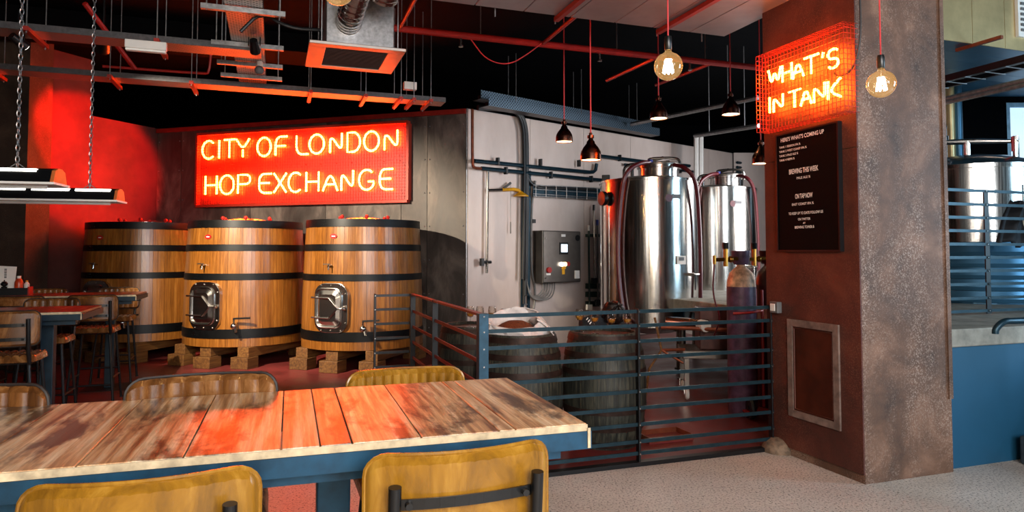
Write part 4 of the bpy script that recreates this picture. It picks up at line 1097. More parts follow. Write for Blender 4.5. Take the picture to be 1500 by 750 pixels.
dup(g0, (*atZ(919, 491, TOPZ)[:2], TOPZ), 0, 'tasting glass beside the railing post, rightmost on the barrel head', GG)
for (px_, lab) in ((689, 'tasting glass on the dark barrel left of the corner post'), (703, 'tasting glass on the dark barrel hidden behind the corner post'), (721, 'tasting glass on the dark barrel beside the white sack')):
    q = atZ(px_, 480, TOPZ); dup(g0, (q.x, q.y, TOPZ), 0, lab, GG)

# ---- malt sack
sk = thing('malt_sack', 'open white sack of brown malt resting in a barrel', 'sack', (0.066, 5.40, TOPZ + 0.001), R(12))
ring = 40; rows = 14; mb = MB()
rnd = random.Random(3)
ph = [rnd.uniform(0, 6.28) for _ in range(8)]
def sackpt(u, v):
    a = 2*math.pi*u; h = v
    rx = 0.235 - 0.04*h + 0.03*math.sin(math.pi*h); ry = 0.19 - 0.02*h
    wob = 1 + 0.05*math.sin(5*a + ph[0] + 4*h) + 0.04*math.sin(9*a + ph[1] - 5*h) + 0.03*math.sin(14*a + ph[2] + 7*h)
    # mouth leans to the viewer's left
    x = rx*wob*math.cos(a) - 0.07*h; y = ry*wob*math.sin(a) - 0.02*h
    z = 0.19*h*(0.75 + 0.30*math.sin(a) + 0.28*max(0, math.cos(a - 0.6)))
    if h > 0.8: k = (h - 0.8)/0.2; x *= 1 + 0.06*k; y *= 1 + 0.06*k; z -= 0.03*k*k
    return (x, y, z)
mb.grid(sackpt, ring, rows)
so_ = obj('sack_bag', mb, 'sack', sk, True)
sd = so_.modifiers.new('solid', 'SOLIDIFY'); sd.thickness = 0.006
fl_ = MB().grid(lambda u, v: (0.10 + 0.13*u + 0.015*math.sin(6*v), -0.14 + 0.24*v - 0.02*u, 0.12*(1 - u) + 0.02*math.sin(5*v + 3*u) + 0.012), 12, 10)
so2 = obj('sack_flap', fl_, 'sack', sk, True); sd = so2.modifiers.new('solid', 'SOLIDIFY'); sd.thickness = 0.006
obj('malt', MB().lathe([(0.001, 0.12), (0.06, 0.115), (0.11, 0.095), (0.15, 0.07), (0.165, 0.03)], 28, (-0.04, -0.01, 0)), 'grain', sk, True)

# ================================================================ STAINLESS TANKS
def tank(label, loc, r, zb_, zt_, rz=0.0):
    t = thing('steel_tank', label, 'tank', loc, rz, 'polished brewing tanks')
    obj('tank_shell', MB().lathe([(0.001, zb_ - 0.14), (r*0.5, zb_ - 0.10), (r, zb_), (r, zt_), (r + 0.012, zt_ + 0.002), (r + 0.012, zt_ + 0.028), (r - 0.01, zt_ + 0.03)], 72), 'stainless', t, True)
    obj('tank_lid', MB().lathe([(r - 0.012, zt_ + 0.03), (r*0.6, zt_ + 0.075), (r*0.25, zt_ + 0.10), (0.001, zt_ + 0.105)], 60), 'inoxdull', t, True)
    mt_ = Matrix.Rotation(R(8), 3, 'X')
    mw = obj('manway_collar', MB().lathe([(0.0, 0.0), (0.25, 0.0), (0.25, 0.12), (0.265, 0.125), (0.265, 0.15), (0.001, 0.15)], 36, (0.12, -0.08, zt_ + 0.06)), 'inox', t, True)
    obj('manway_cover', MB().lathe([(0.27, 0.152), (0.27, 0.172), (0.2, 0.195), (0.001, 0.205)], 36, (0.12, -0.08, zt_ + 0.06)), 'inoxdull', mw, True)
    obj('cover_handle', MB().tube(smoothline([(0.0, -0.16, zt_ + 0.26), (0.0, -0.16, zt_ + 0.31), (0.3, -0.16, zt_ + 0.31), (0.38, -0.16, zt_ + 0.28), (0.38, -0.16, zt_ + 0.16)], 2), 0.016, 8), 'inox', mw, True)
    obj('spray_pipe', MB().tube(smoothline([(-r*0.5, -0.1, zt_ + 0.06), (-r*0.5, -0.1, zt_ + 0.24), (-r*0.15, -0.1, zt_ + 0.25), (r*0.3, -0.12, zt_ + 0.32)], 2), 0.018, 8), 'inox', t, True)
    obj('lifting_lug', MB().box((-r*0.86, -0.2, zt_ + 0.07), (0.1, 0.015, 0.08)), 'hoop', t, bev=0.02)
    vl = obj('top_valve', MB().tube([(-0.2, -0.3, zt_ + 0.06), (-0.2, -0.3, zt_ + 0.17)], 0.022, 8).sphere((-0.2, -0.3, zt_ + 0.18), 0.035, 10), 'inox', t, True)
    for k in range(4):
        a = R(45 + 90*k); x, y = (r - 0.08)*math.cos(a), (r - 0.08)*math.sin(a)
        lg = obj('leg', MB().tube([(x, y, 0.03), (x, y, zb_ + 0.02)], 0.04, 12), 'inoxdull', t, True)
        obj('foot', MB().lathe([(0.001, 0), (0.065, 0), (0.065, 0.012), (0.03, 0.035)], 14, (x, y, 0)), 'inoxdull', lg, True)
    # hoses front left and right side
    def P(a, z, o=0.05): return ((r + o)*math.sin(R(a)), -(r + o)*math.cos(R(a)), z)
    h1 = [(0.02, -0.3, zt_ + 0.24), (-0.1, -0.45, zt_ + 0.22), P(-24, zt_ + 0.10, 0.06), P(-30, zt_ - 0.2), P(-34, zt_ - 0.7), P(-33, zt_ - 1.2), P(-27, zt_ - 1.62), P(-20, zt_ - 1.7, 0.12)]
    obj('hose', MB().tube(smoothline(h1, 3), 0.026, 10), 'hose', t, True)
    h2 = [(0.3, -0.3, zt_ + 0.2), (0.42, -0.42, zt_ + 0.16), P(52, zt_ + 0.02, 0.08), P(60, zt_ - 0.3, 0.06), P(64, zt_ - 0.9, 0.06), P(62, zt_ - 1.5, 0.06), P(56, zt_ - 1.75, 0.1)]
    obj('hose', MB().tube(smoothline(h2, 3), 0.026, 10), 'hose', t, True)
    obj('hose_clamp', MB().tube([(0.02, -0.3, zt_ + 0.22), (0.02, -0.3, zt_ + 0.27)], 0.03, 8), 'blue', t)
    # level gauge, plate, temperature box, logo dot
    obj('gauge_pipe', MB().tube([P(-58, zt_ - 0.15, 0.05), P(-58, zb_ + 0.1, 0.05)], 0.014, 8), 'inox', t, True)
    obj('dial', MB().lathe([(0.001, 0.0), (0.085, 0.0), (0.09, 0.02), (0.085, 0.05), (0.001, 0.055)], 24, P(-56, zt_ - 0.2, 0.03), m=Matrix.Rotation(R(-56), 3, 'Z') @ Matrix.Rotation(R(90), 3, 'X')), 'blacksteel', t, True)
    def plate(name, a, z, wd, ht, mat, o=0.004):
        m = Matrix.Rotation(R(a), 3, 'Z'); return obj(name, MB().box(P(a, z, o), (wd, 0.008, ht), rot=m), mat, t, bev=0.002)
    plate('thermostat', 36, zt_ - 0.95, 0.13, 0.10, 'plastic', 0.012)
    pl_ = plate('thermostat_display', 36, zt_ - 0.935, 0.07, 0.04, 'greyplastic', 0.018)
    m = Matrix.Rotation(R(26), 3, 'Z') @ Matrix.Rotation(R(90), 3, 'X')
    obj('maker_badge', MB().lathe([(0.001, 0.0), (0.045, 0.0), (0.045, 0.006), (0.001, 0.006)], 20, P(22, zt_ - 0.22, 0.001), m=m), 'hose', t)
    obj('maker_mark', MB().box(P(31, zt_ - 0.2, 0.002), (0.11, 0.004, 0.05), rot=Matrix.Rotation(R(31), 3, 'Z')), 'greyplastic', t)
    sv = obj('side_valve', MB().tube([P(48, zt_ - 1.12, -0.01), P(48, zt_ - 1.12, 0.1)], 0.02, 8).tube([P(46, zt_ - 1.12, 0.08), P(56, zt_ - 1.12, 0.08)], 0.012, 8).tube([P(48, zt_ - 1.12, 0.1), P(48, zt_ - 1.3, 0.1)], 0.012, 8), 'inox', t, True)
    return t
k1 = atY(951, 371, 8.6); k2 = atY(1052, 371, 10.3)
tank('large polished steel tank with burgundy hoses, nearer of the brewing pair', (k1.x, k1.y, 0.009), 0.61, 0.62, 2.36, R(-11))
tank('polished steel tank behind the gas cylinders, partly hidden by the first', (k2.x, k2.y, 0.009), 0.56, 0.62, 2.42, R(-17))
# big tank on the platform
tc = atY(1424, 371, 7.75); ZP = 0.968
bt = thing('steel_tank', 'wide domed steel tank on the raised platform at the right', 'tank', (tc.x, tc.y, ZP), R(-34))
r = 0.70; zb_, zt_ = 1.62 - ZP, 2.40 - ZP
obj('tank_shell', MB().lathe([(0.001, zb_), (r, zb_), (r, zt_), (r + 0.015, zt_ + 0.003), (r + 0.015, zt_ + 0.045), (r - 0.02, zt_ + 0.05)], 80), 'stainless', bt, True)
obj('tank_dome', MB().lathe([(r - 0.02, zt_ + 0.05), (r*0.85, zt_ + 0.105), (r*0.55, zt_ + 0.17), (r*0.25, zt_ + 0.205), (0.001, zt_ + 0.215)], 64), 'inox', bt, True)
obj('top_pipe', MB().tube([(-0.25, -0.2, zt_ + 0.15), (-0.25, -0.2, zt_ + 0.5)], 0.045, 12).sphere((-0.25, -0.2, zt_ + 0.53), 0.05, 10).lathe([(0.06, 0), (0.06, 0.05)], 14, (-0.25, -0.2, zt_ + 0.38)), 'inox', bt, True)
obj('cross_pipe', MB().tube([(-0.25, -0.2, zt_ + 0.36), (0.1, -0.2, zt_ + 0.34), (0.45, -0.2, zt_ + 0.31)], [0.03, 0.034, 0.02], 10), 'inox', bt, True)
obj('side_riser', MB().tube([(-0.02, -0.2, zt_ + 0.17), (-0.02, -0.2, zt_ + 0.35)], 0.035, 10), 'inox', bt, True)
obj('red_tipped_riser', MB().tube([(0.42, -0.2, zt_ + 0.12), (0.42, -0.2, zt_ + 0.37)], 0.03, 10), 'inox', bt, True)
obj('red_band', MB().tube([(0.39, -0.235, zt_ + 0.2), (0.39, -0.235, zt_ + 0.36)], 0.012, 8), 'redpaint', bt, True)
obj('relief_valve', MB().tube([(0.62, -0.24, zt_ + 0.08), (0.68, -0.24, zt_ + 0.3)], 0.06, 12).lathe([(0.001, 0), (0.11, 0), (0.11, 0.03), (0.001, 0.035)], 18, (0.69, -0.24, zt_ + 0.32)), 'brass', bt, True)
for k in range(5):
    obj('cladding_sheet', MB().lathe([(r - 0.05, 0.02 + k*0.122), (r + 0.03, 0.02 + k*0.122), (r + 0.05, 0.06 + k*0.122), (r + 0.03, 0.138 + k*0.122), (r - 0.05, 0.138 + k*0.122)], 60), 'blueceil', bt, True)
obj('base_ring', MB().lathe([(0.3, 0.0), (r - 0.04, 0.0), (r - 0.04, zb_ - 0.002), (0.3, zb_ - 0.002)], 40), 'blueceil', bt)
# black printed garment on the platform railing side
gp = atY(1494, 322, 6.35)
gm_ = thing('black_garment', 'black garment with white print hung behind the platform railing', 'garment', (gp.x, gp.y, gp.z), PHI)
def clothpt(u, v):
    wd = 0.14 + 0.26*(1 - v)**0.8
    x = (u - 0.5)*2*wd*(0.62); z = -0.23 + 0.40*v + 0.03*math.sin(9*u)*(1 - v)
    return (x + 0.05*v, 0.03*math.sin(14*u + 2*v) + 0.02*math.sin(23*u), z)
gb = obj('cloth_body', MB().grid(clothpt, 30, 16), 'cloth', gm_, True); sd = gb.modifiers.new('solid', 'SOLIDIFY'); sd.thickness = 0.03
pr = MB()
for k, pts in enumerate(([(-.05, .12), (.0, .06), (.01, 0.0), (.03, -.06)], [(-.06, .0), (-.05, -.06), (-.01, -.09), (.03, -.07)], [(0.05, .1), (.07, .02), (.1, -.04)], [(.0, -.1), (-.02, -.16)], [(.05, -.1), (.06, -.15)], [(.09, .0), (.13, .04), (.14, -.04)])):
    pr.tube(smoothline([(x, -0.072, z) for x, z in pts], 2), 0.008, 6)
obj('white_print', pr, 'white', gm_, kind='stuff')
obj('hanger_hook', MB().tube([(0.05, 0.0, 0.15), (0.05, 0.0, 0.33)], 0.006, 6), 'handblack', gm_)

# ================================================================ GAS CYLINDERS
def cyl(label, loc, mat, matsh, wheel=True):
    t = thing('gas_cylinder', label, 'gas cylinder', loc, 0, 'gas cylinders beside the column')
    R_ = 0.132
    obj('cylinder_body', MB().lathe([(0.001, 0.0), (R_ - 0.01, 0.0), (R_, 0.02), (R_, 1.18)], 32), mat, t, True)
    obj('cylinder_shoulder', MB().lathe([(R_, 1.1805), (R_ - 0.006, 1.24), (R_*0.78, 1.31), (R_*0.42, 1.355), (0.04, 1.37), (0.04, 1.40), (0.001, 1.402)], 32), matsh, t, True)
    obj('valve_guard', MB().lathe([(0.062, 1.385), (0.072, 1.40), (0.088, 1.50), (0.088, 1.515), (0.08, 1.515), (0.066, 1.405)], 24), mat, t, True)
    vb = obj('regulator', MB().tube([(-0.05, -0.06, 1.44), (-0.26, -0.11, 1.43)], 0.018, 8).tube([(-0.17, -0.09, 1.37), (-0.17, -0.09, 1.53)], 0.022, 8).tube([(-0.28, -0.11, 1.39), (-0.28, -0.11, 1.47)], 0.016, 8).sphere((-0.12, -0.08, 1.435), 0.032, 10), 'brass', t, True)
    obj('regulator_knob', MB().tube([(-0.17, -0.09, 1.53), (-0.17, -0.09, 1.59)], 0.03, 10), 'handblack', vb, True)
    obj('gas_hose', MB().tube(smoothline([(-0.28, -0.11, 1.4), (-0.3, -0.1, 1.1), (-0.22, -0.1, 0.9), (-0.2, 0.2, 0.7)], 2), 0.008, 6), 'hose', vb, True)
    return t
gc = atY(1085, 371, 6.4)
cyl('scuffed purple grey gas cylinder with cream shoulder beside the column', (gc.x, gc.y, 0.009), 'gascyl', 'gascream')
gc2 = atY(1125, 371, 6.75)
cyl('dark plum gas cylinder half hidden behind the column', (gc2.x, gc2.y, 0.009), 'gasdark', 'gasdark')
tr_ = thing('cylinder_trolley', 'red cylinder trolley frame beside the purple gas cylinder', 'trolley', (gc.x, gc.y - 0.0, 0.009))
obj('upright_bar', MB().tube([(0.175, -0.05, 0.08), (0.175, -0.05, 1.15)], 0.014, 8), 'redpaint', tr_, True)
obj('upright_bar', MB().tube([(0.175, 0.12, 0.08), (0.175, 0.12, 1.15)], 0.014, 8), 'redpaint', tr_, True)
obj('strap_bar', MB().tube(smoothline([(0.175, -0.05, 0.96), (0.12, -0.14, 0.96), (0.0, -0.17, 0.95), (-0.12, -0.13, 0.94)], 2), 0.011, 8), 'redpaint', tr_, True)
obj('wheel', MB().lathe([(0.03, -0.02), (0.085, -0.02), (0.095, 0.0), (0.085, 0.02), (0.03, 0.02)], 20, (0.0, -0.22, 0.1), m=Matrix.Rotation(R(90), 3, 'Y')), 'cable', tr_, True)
obj('base_plate', MB().mm((-0.05, -0.23, 0.06), (0.2, -0.14, 0.075)), 'redpaint', tr_)

# ================================================================ PUMP CART
M['cartredlit'] = simple('red_lit_cart_sheet', '#4c221d', 0.45, 0.2, 0.2)  # red light falling on the cabinet is put into this colour
pc = atY(1035, 371, 7.2)
pcar = thing('pump_cart', 'wheeled brewery pump cart behind the railing', 'cart', (pc.x, pc.y, 0.009), R(-8))
obj('deck', MB().mm((-0.28, -0.25, 0.42), (0.38, 0.3, 0.5)), 'inoxdull', pcar, bev=0.006)
obj('cabinet', MB().mm((-0.1, -0.15, 0.50), (0.35, 0.25, 0.92)), 'cartredlit', pcar, bev=0.01)
for x in (-0.24, 0.34):
    for y in (-0.2, 0.25):
        lg = obj('leg', MB().mm((x - 0.022, y - 0.022, 0.13), (x + 0.022, y + 0.022, 0.42)), 'inoxdull', pcar)
        obj('caster', MB().lathe([(0.001, -0.018), (0.05, -0.018), (0.06, 0.0), (0.05, 0.018), (0.001, 0.018)], 18, (x, y - 0.02, 0.061), m=Matrix.Rotation(R(90), 3, 'Y')), 'plastic', lg, True)
        obj('caster_fork', MB().mm((x - 0.03, y - 0.03, 0.06), (x - 0.022, y + 0.02, 0.14)), 'inox', lg)
obj('motor', MB().tube([(-0.45, -0.2, 0.79), (-0.02, -0.2, 0.76)], [0.05, 0.055], 16), 'copper', pcar, True)
obj('pump_head', MB().tube([(-0.1, -0.25, 0.76), (-0.06, -0.33, 0.76)], 0.06, 16), 'plastic', pcar, True)
obj('pipe_run', MB().tube([(-0.5, -0.3, 0.74), (0.35, -0.34, 0.72)], 0.02, 8), 'copperpipe', pcar, True)
obj('valve_wheel', MB().tube([(0.27 + 0.07*math.cos(2*math.pi*k/12), -0.3, 0.84 + 0.07*math.sin(2*math.pi*k/12)) for k in range(12)], 0.012, 6, True).tube([(0.27, -0.3, 0.77), (0.27, -0.3, 0.91)], 0.008, 6), 'redpaint', pcar, True)
pd_ = atY(970, 371, 6.7)
pad = thing('mash_paddle', 'pale pronged stick leaning by the pump cart', 'tool', (pd_.x, pd_.y, 0.009))
bx_ = atY(985, 620, 6.3)
obj('shaft', MB().tube([atY(959, 465, 6.7), atY(969, 513, 6.7), atY(951, 540, 6.75), atY(945, 585, 6.9)], 0.012, 8), 'oakbeam', pad, world=True)
obj('prong', MB().tube([atY(969, 513, 6.7), atY(1001, 532, 6.6)], 0.011, 8), 'copperpipe', pad, world=True)
obj('prong', MB().tube([atY(969, 513, 6.7), atY(1003, 512, 6.75)], 0.015, 8), 'copperpipe', pad, world=True)
q = atY(945, 585, 6.9); obj('foot', MB().tube([q, (q.x, q.y, 0.0095)], 0.014, 8), 'blacksteel', pad, world=True)
lbx = atZ(972, 642, 0.01)
cr = thing('floor_tray', 'low clear tray on the red floor behind the railing', 'tray', (lbx.x, lbx.y, 0.009), PHI)
obj('tray_base', MB().mm((-0.2, -0.12, 0), (0.2, 0.12, 0.01)), 'redfloor', cr)
for a, b in (((-0.2, -0.12, 0.01), (0.2, -0.112, 0.05)), ((-0.2, 0.112, 0.01), (0.2, 0.12, 0.05)), ((-0.2, -0.112, 0.01), (-0.19, 0.112, 0.05)), ((0.19, -0.112, 0.01), (0.2, 0.112, 0.05))): obj('tray_wall', MB().mm(a, b), 'copperpipe', cr)

# ================================================================ WHITE WALL SERVICES
w0 = CK - nW*0.02
rzW = math.atan2(DW.y, DW.x)
def ww(px, py, off=0.03):
    s, z = onwall(px, py, CK - nW*off, DW); return s, z
def wpt(px, py, off=0.03):
    s, z = ww(px, py, off); p = CK + DW*s - nW*off; return Vector((p.x, p.y, z))
def run(name, lab, pts, r, mat, off=0.05, sm=0, clamps=0):
    P_ = [wpt(a, b, off) for a, b in pts]
    t = thing(name, lab, 'pipe', tuple(P_[0]))
    obj('pipe_run', MB().tube(smoothline(P_, sm) if sm else P_, r, 8), mat, t, True, world=True)
    for k in range(clamps):
        p = P_[0].lerp(P_[-1], (k + 0.5)/clamps); d = Vector((-nW.x, -nW.y, 0))
        obj('pipe_clamp', MB().bar(p - d*0.03, p + d*0.035, 0.03, 0.11), 'cable', t, world=True)
    return t
run('wall_pipe', 'upper of the two steel pipes left of the tanks on the white wall', [(695, 235.5), (860, 252), (872, 252), (874, 240)], 0.03, 'bluesteel', 0.09, 1, 3)
run('wall_pipe', 'lower of the two steel pipes left of the tanks on the white wall', [(705, 246.5), (893, 265)], 0.03, 'bluesteel', 0.09, 0, 3)
run('wall_pipe', 'steel pipe passing behind the copper pendant to the tanks', [(868, 227), (960, 239), (1010, 243)], 0.032, 'bluesteel', 0.09, 0, 2)
run('wall_pipe', 'thin steel pipe just above the nearer tank', [(915, 241), (945, 244), (1020, 252)], 0.024, 'bluesteel', 0.09, 0, 2)
run('wall_pipe', 'rusty copper pipe dropping beside the wall corner', [(692, 160), (692, 240), (694, 246), (706, 247)], 0.022, 'copperpipe', 0.09, 1)
for k, y in enumerate((240, 247, 254, 261)):
    run('wall_pipe', ('first', 'second', 'third', 'fourth')[k] + ' pipe from the top behind the second brewing tank', [(1080, y - 2), (1120, y + 3)], 0.03, 'bluesteel', 0.12)
run('riser_pipe', 'left of two cream riser pipes between the tanks', [(1020, 200), (1020, 272)], 0.045, 'plastic', 0.7)
run('riser_pipe', 'right of two cream riser pipes between the tanks', [(1027, 201), (1027, 274)], 0.045, 'plastic', 0.7)
# emergency shower
a = wpt(714.5, 248, 0.07); b = wpt(713, 400, 0.07); c = wpt(714.3, 279, 0.07)
shw = thing('safety_shower', 'yellow safety shower head on a steel wall pipe', 'shower', tuple(b))
obj('supply_pipe', MB().tube([a, b], 0.02, 8), 'inox', shw, True, world=True)
d1 = wpt(735, 278, 0.07); d2 = wpt(759, 277, 0.07); d3 = wpt(763, 284, 0.07)
obj('arm_steel', MB().tube([c, d1], 0.026, 8), 'inox', shw, True, world=True)
obj('arm_yellow', MB().tube(smoothline([d1, d2, d3], 1), 0.026, 8), 'yellow', shw, True, world=True)
obj('shower_head', MB().lathe([(0.02, 0.04), (0.05, 0.02), (0.12, -0.03), (0.12, -0.045), (0.001, -0.045)], 20, d3), 'yellow', shw, True, world=True)
obj('lever', MB().tube([wpt(738, 276, 0.07), wpt(748, 268, 0.07)], 0.02, 8), 'greyplastic', shw, True, world=True)
e = wpt(713, 384, 0.07); obj('tap_handle', MB().tube([e - Vector((DW.x, DW.y, 0))*0.1, e + Vector((DW.x, DW.y, 0))*0.08], 0.022, 8).box(wpt(706, 384, 0.09), (0.05, 0.05, 0.11), rz=rzW), 'cable', shw, world=True)
pc_ = wpt(748, 300, 0.06); obj('pull_cord', MB().tube([wpt(748, 270, 0.06), wpt(748, 342, 0.06)], 0.003, 5).tube([wpt(748, 325, 0.06), wpt(748, 342, 0.06)], 0.008, 6), 'greycable', shw, world=True)
# vertical cable ladder with the black cable bundle bending into it
ld = thing('cable_ladder', 'vertical cable ladder with a black cable bundle on the white wall', 'cable ladder', tuple(wpt(770, 455, 0.03)))
for xp in (766.5, 775.5):
    obj('ladder_side', MB().bar(wpt(xp, 250, 0.04), wpt(xp - 1.5, 452, 0.04), 0.025, 0.05), 'bluesteel', ld, world=True)
for k in range(14):
    y = 270 + k*13.5; obj('rung', MB().tube([wpt(766, y, 0.04), wpt(775, y + 0.4, 0.04)], 0.011, 6), 'galv', ld, world=True)
for k, (o, dx) in enumerate(((0.06, 0), (0.09, 2.0), (0.075, 3.8), (0.11, -1.0))):
    obj('black_cable', MB().tube(smoothline([wpt(700, 156 + k, 0.2), wpt(735, 158 + k, 0.16), wpt(757 + dx, 163, 0.12), wpt(767 + dx, 180, o), wpt(769 + dx, 215, o), wpt(769 + dx, 300, o), wpt(767 + dx, 445 - 12*k, o)], 3), 0.026, 8), 'cable', ld, True, world=True)
obj('side_cable', MB().tube(smoothline([wpt(770, 250, 0.06), wpt(776, 268, 0.08), wpt(790, 276, 0.1), wpt(820, 275, 0.1), wpt(872, 278, 0.1)], 3), 0.028, 8), 'cable', ld, True, world=True)
ch = thing('wire_tray', 'horizontal wire cable basket above the control cabinet', 'cable tray', tuple(wpt(780, 285, 0.06)))
for y0_, y1_ in ((271, 276), (277, 283), (284, 290), (287, 292)):
    obj('basket_wire', MB().tube([wpt(781, y0_, 0.12), wpt(880, y1_, 0.12)], 0.008, 6), 'galv', ch, world=True)
obj('basket_back', MB().add([wpt(781, 272, 0.03), wpt(880, 277, 0.03), wpt(880, 293, 0.03), wpt(781, 287, 0.03), wpt(781, 272, 0.10), wpt(880, 277, 0.10), wpt(880, 293, 0.10), wpt(781, 287, 0.10)], [(0, 1, 2, 3), (7, 6, 5, 4), (0, 4, 5, 1), (1, 5, 6, 2), (2, 6, 7, 3), (3, 7, 4, 0)]), 'bluesteel', ch, world=True)
for k in range(7):
    x = 785 + k*15; obj('basket_rib', MB().tube([wpt(x, 271 + k*0.7, 0.125), wpt(x, 289 + k*0.7, 0.125)], 0.006, 6), 'galv', ch, world=True)

# control cabinet: local x along the wall, y into the wall
sA, zA = onwall(796, 337, CK - nW*0.27, DW); sB, zB = onwall(851.5, 413, CK - nW*0.27, DW)
z0c = zB; z1c = onwall(851.5, 339, CK - nW*0.27, DW)[1]
p = CK + DW*sA - nW*0.27
cc = thing('control_cabinet', 'grey steel control cabinet with lit screen on the white wall', 'cabinet', (p.x, p.y, 0), rzW)
LC = sB - sA; HC = z1c - z0c
obj('cabinet_body', MB().mm((0, 0.02, z0c), (LC, 0.25, z1c)), 'inoxdull', cc, bev=0.008)
dr = obj('cabinet_door', MB().mm((0.01, 0.0, z0c + 0.01), (LC - 0.01, 0.0195, z1c - 0.01)), 'inoxdull', cc, bev=0.008)
def cq(fx, fz): return LC*fx, z0c + HC*(1 - fz)
def cplate(name, fx, fz, wd, ht, mat, parent, th=0.01):
    x, z = cq(fx, fz); return obj(name, MB().mm((x - wd/2, -th, z - ht/2), (x + wd/2, -0.0005, z + ht/2)), mat, parent, bev=0.001)
sc1 = cplate('screen_bezel', 0.52, 0.34, 0.19, 0.19, 'handblack', dr)
cplate('screen', 0.53, 0.335, 0.14, 0.125, 'screen', dr, 0.012)
cplate('name_plate', 0.51, 0.09, 0.09, 0.04, 'plastic', dr)
cplate('warning_plate', 0.51, 0.78, 0.055, 0.1, 'yellow', dr)
cplate('warning_plate', 0.52, 0.72, 0.09, 0.03, 'yellow', dr)
cplate('rating_plate', 0.88, 0.85, 0.11, 0.13, 'plastic', dr)
cplate('switch_plate', 0.12, 0.83, 0.09, 0.03, 'plastic', dr)
def knob(name, fx, fz, rr_, mat, th=0.04):
    x, z = cq(fx, fz); return obj(name, MB().lathe([(0.001, 0.0), (rr_, 0.0), (rr_, th), (0.001, th)], 16, (x, -0.0005, z), m=Matrix.Rotation(R(90), 3, 'X')), mat, dr, True)
knob('white_button', 0.45, 0.645, 0.032, 'whitelamp'); knob('yellow_button', 0.53, 0.645, 0.036, 'yellowlamp'); knob('red_button', 0.61, 0.64, 0.036, 'redpaint'); knob('red_switch', 0.13, 0.75, 0.045, 'redpaint', 0.03)
knob('round_badge', 0.9, 0.13, 0.05, 'handblack', 0.006)
for fz in (0.15, 0.9): knob('door_lock', 0.05, fz, 0.015, 'inox', 0.012)
cw = MB()
for k in range(6):
    x = 0.10 + k*0.05; cw.tube(smoothline([(x, 0.12, z0c), (x, 0.12, z0c - 0.1 - 0.01*k), (x - 0.1, 0.13, z0c - 0.2 - 0.015*k), (-0.12, 0.15, z0c - 0.2 - 0.012*k), (-0.2, 0.17, z0c + 0.0), (-0.22, 0.18, z0c + 0.25)], 3), 0.011, 6)
obj('cable_loops', cw, 'greycable', cc, True, kind='stuff')
t = thing('conduit_drop', 'thin grey conduit between the cable ladder and the control cabinet', 'pipe', tuple(wpt(779, 300, 0.05)))
obj('pipe_run', MB().tube(smoothline([wpt(784, 265, 0.05), wpt(778, 300, 0.05), wpt(778, 400, 0.06), wpt(784, 420, 0.06), wpt(783, 450, 0.06), wpt(777, 462, 0.06)], 2), 0.02, 8), 'greycable', t, True, world=True)
# tool rack with brushes
tk = thing('tool_rack', 'dark green tool rack on the white wall beside the nearer tank', 'rack', tuple(wpt(868, 400, 0.03)))
for y in (345, 419, 431, 445):
    obj('rack_rail', MB().bar(wpt(859, y, 0.05), wpt(877, y, 0.05), 0.05, 0.09 if y > 400 else 0.05), 'green', tk, world=True)
for k, (x, ya, yb, mt, hd, lab) in enumerate(((862.5, 330, 447, 'green', 'plastic', 'dark handled brush hanging on the green rack'), (870, 300, 408, 'inox', 'handblack', 'silver handled squeegee hanging on the green rack'), (875, 322, 440, 'greyplastic', 'blue', 'grey handled mop hanging beside the tank'))):
    bb = thing('cleaning_tool', lab, 'tool', tuple(wpt(x, yb, 0.1)))
    obj('handle', MB().tube([wpt(x, ya + 8, 0.1), wpt(x + 1, yb, 0.1)], 0.018, 8), mt, bb, True, world=True)
    obj('grip', MB().tube([wpt(x, ya, 0.1), wpt(x, ya + 8, 0.1)], 0.022, 8), hd, bb, True, world=True)
    obj('tool_head', MB().bar(wpt(x - 3, yb + 3, 0.1), wpt(x + 4, yb + 3, 0.1), 0.04, 0.09), hd if k == 0 else 'cable', bb, world=True)
jb = wpt(781, 324, 0.05); single('junction_box', MB().box(jb, (0.06, 0.06, 0.06), rz=rzW), 'handblack', 'small black junction box above the control cabinet', 'box')

# ================================================================ PENDANTS
def globe(label, px, py, Y, ztop=CEIL):
    c = atY(px, py, Y)
    t = thing('globe_pendant', label, 'pendant lamp', tuple(c), 0, 'bare globe bulbs on red cords')
    obj('cord', MB().tube([(0, 0, 0.125), (0, 0, ztop - c.z)], 0.0035, 6), 'redcable', t)
    obj('lamp_holder', MB().lathe([(0.001, 0.135), (0.014, 0.133), (0.0165, 0.12), (0.0165, 0.075), (0.013, 0.07)], 16), 'handblack', t, True)
    obj('bulb_glass', MB().lathe([(0.0135, 0.072), (0.016, 0.062), (0.03, 0.053)] + [(0.0625*math.sin(R(a)), 0.0625*math.cos(R(a))) for a in range(40, 180, 10)] + [(0.0005, -0.0625)], 32), 'bulbglass', t, True)
    fm = MB(); n = 7
    for k in range(n):
        a = 2*math.pi*k/n; b = 2*math.pi*(k + 0.5)/n
        fm.tube([(0.012*math.cos(a), 0.012*math.sin(a), 0.03), (0.022*math.cos(b), 0.022*math.sin(b), -0.03)], 0.0036, 6)
    obj('filament', fm, 'filament', t)
    obj('filament_stem', MB().tube([(0, 0, 0.07), (0, 0, 0.03)], 0.006, 8), 'glass', t, True)
    return t
globe('glowing globe bulb hanging left of the column sign', 979, 97, 2.98, dz - 0.001)
globe('glowing globe bulb hanging in front of the column', 1291, 123, 3.1)
globe('globe bulb at the top edge beside the flexible ducts', 495, -16, 2.6)
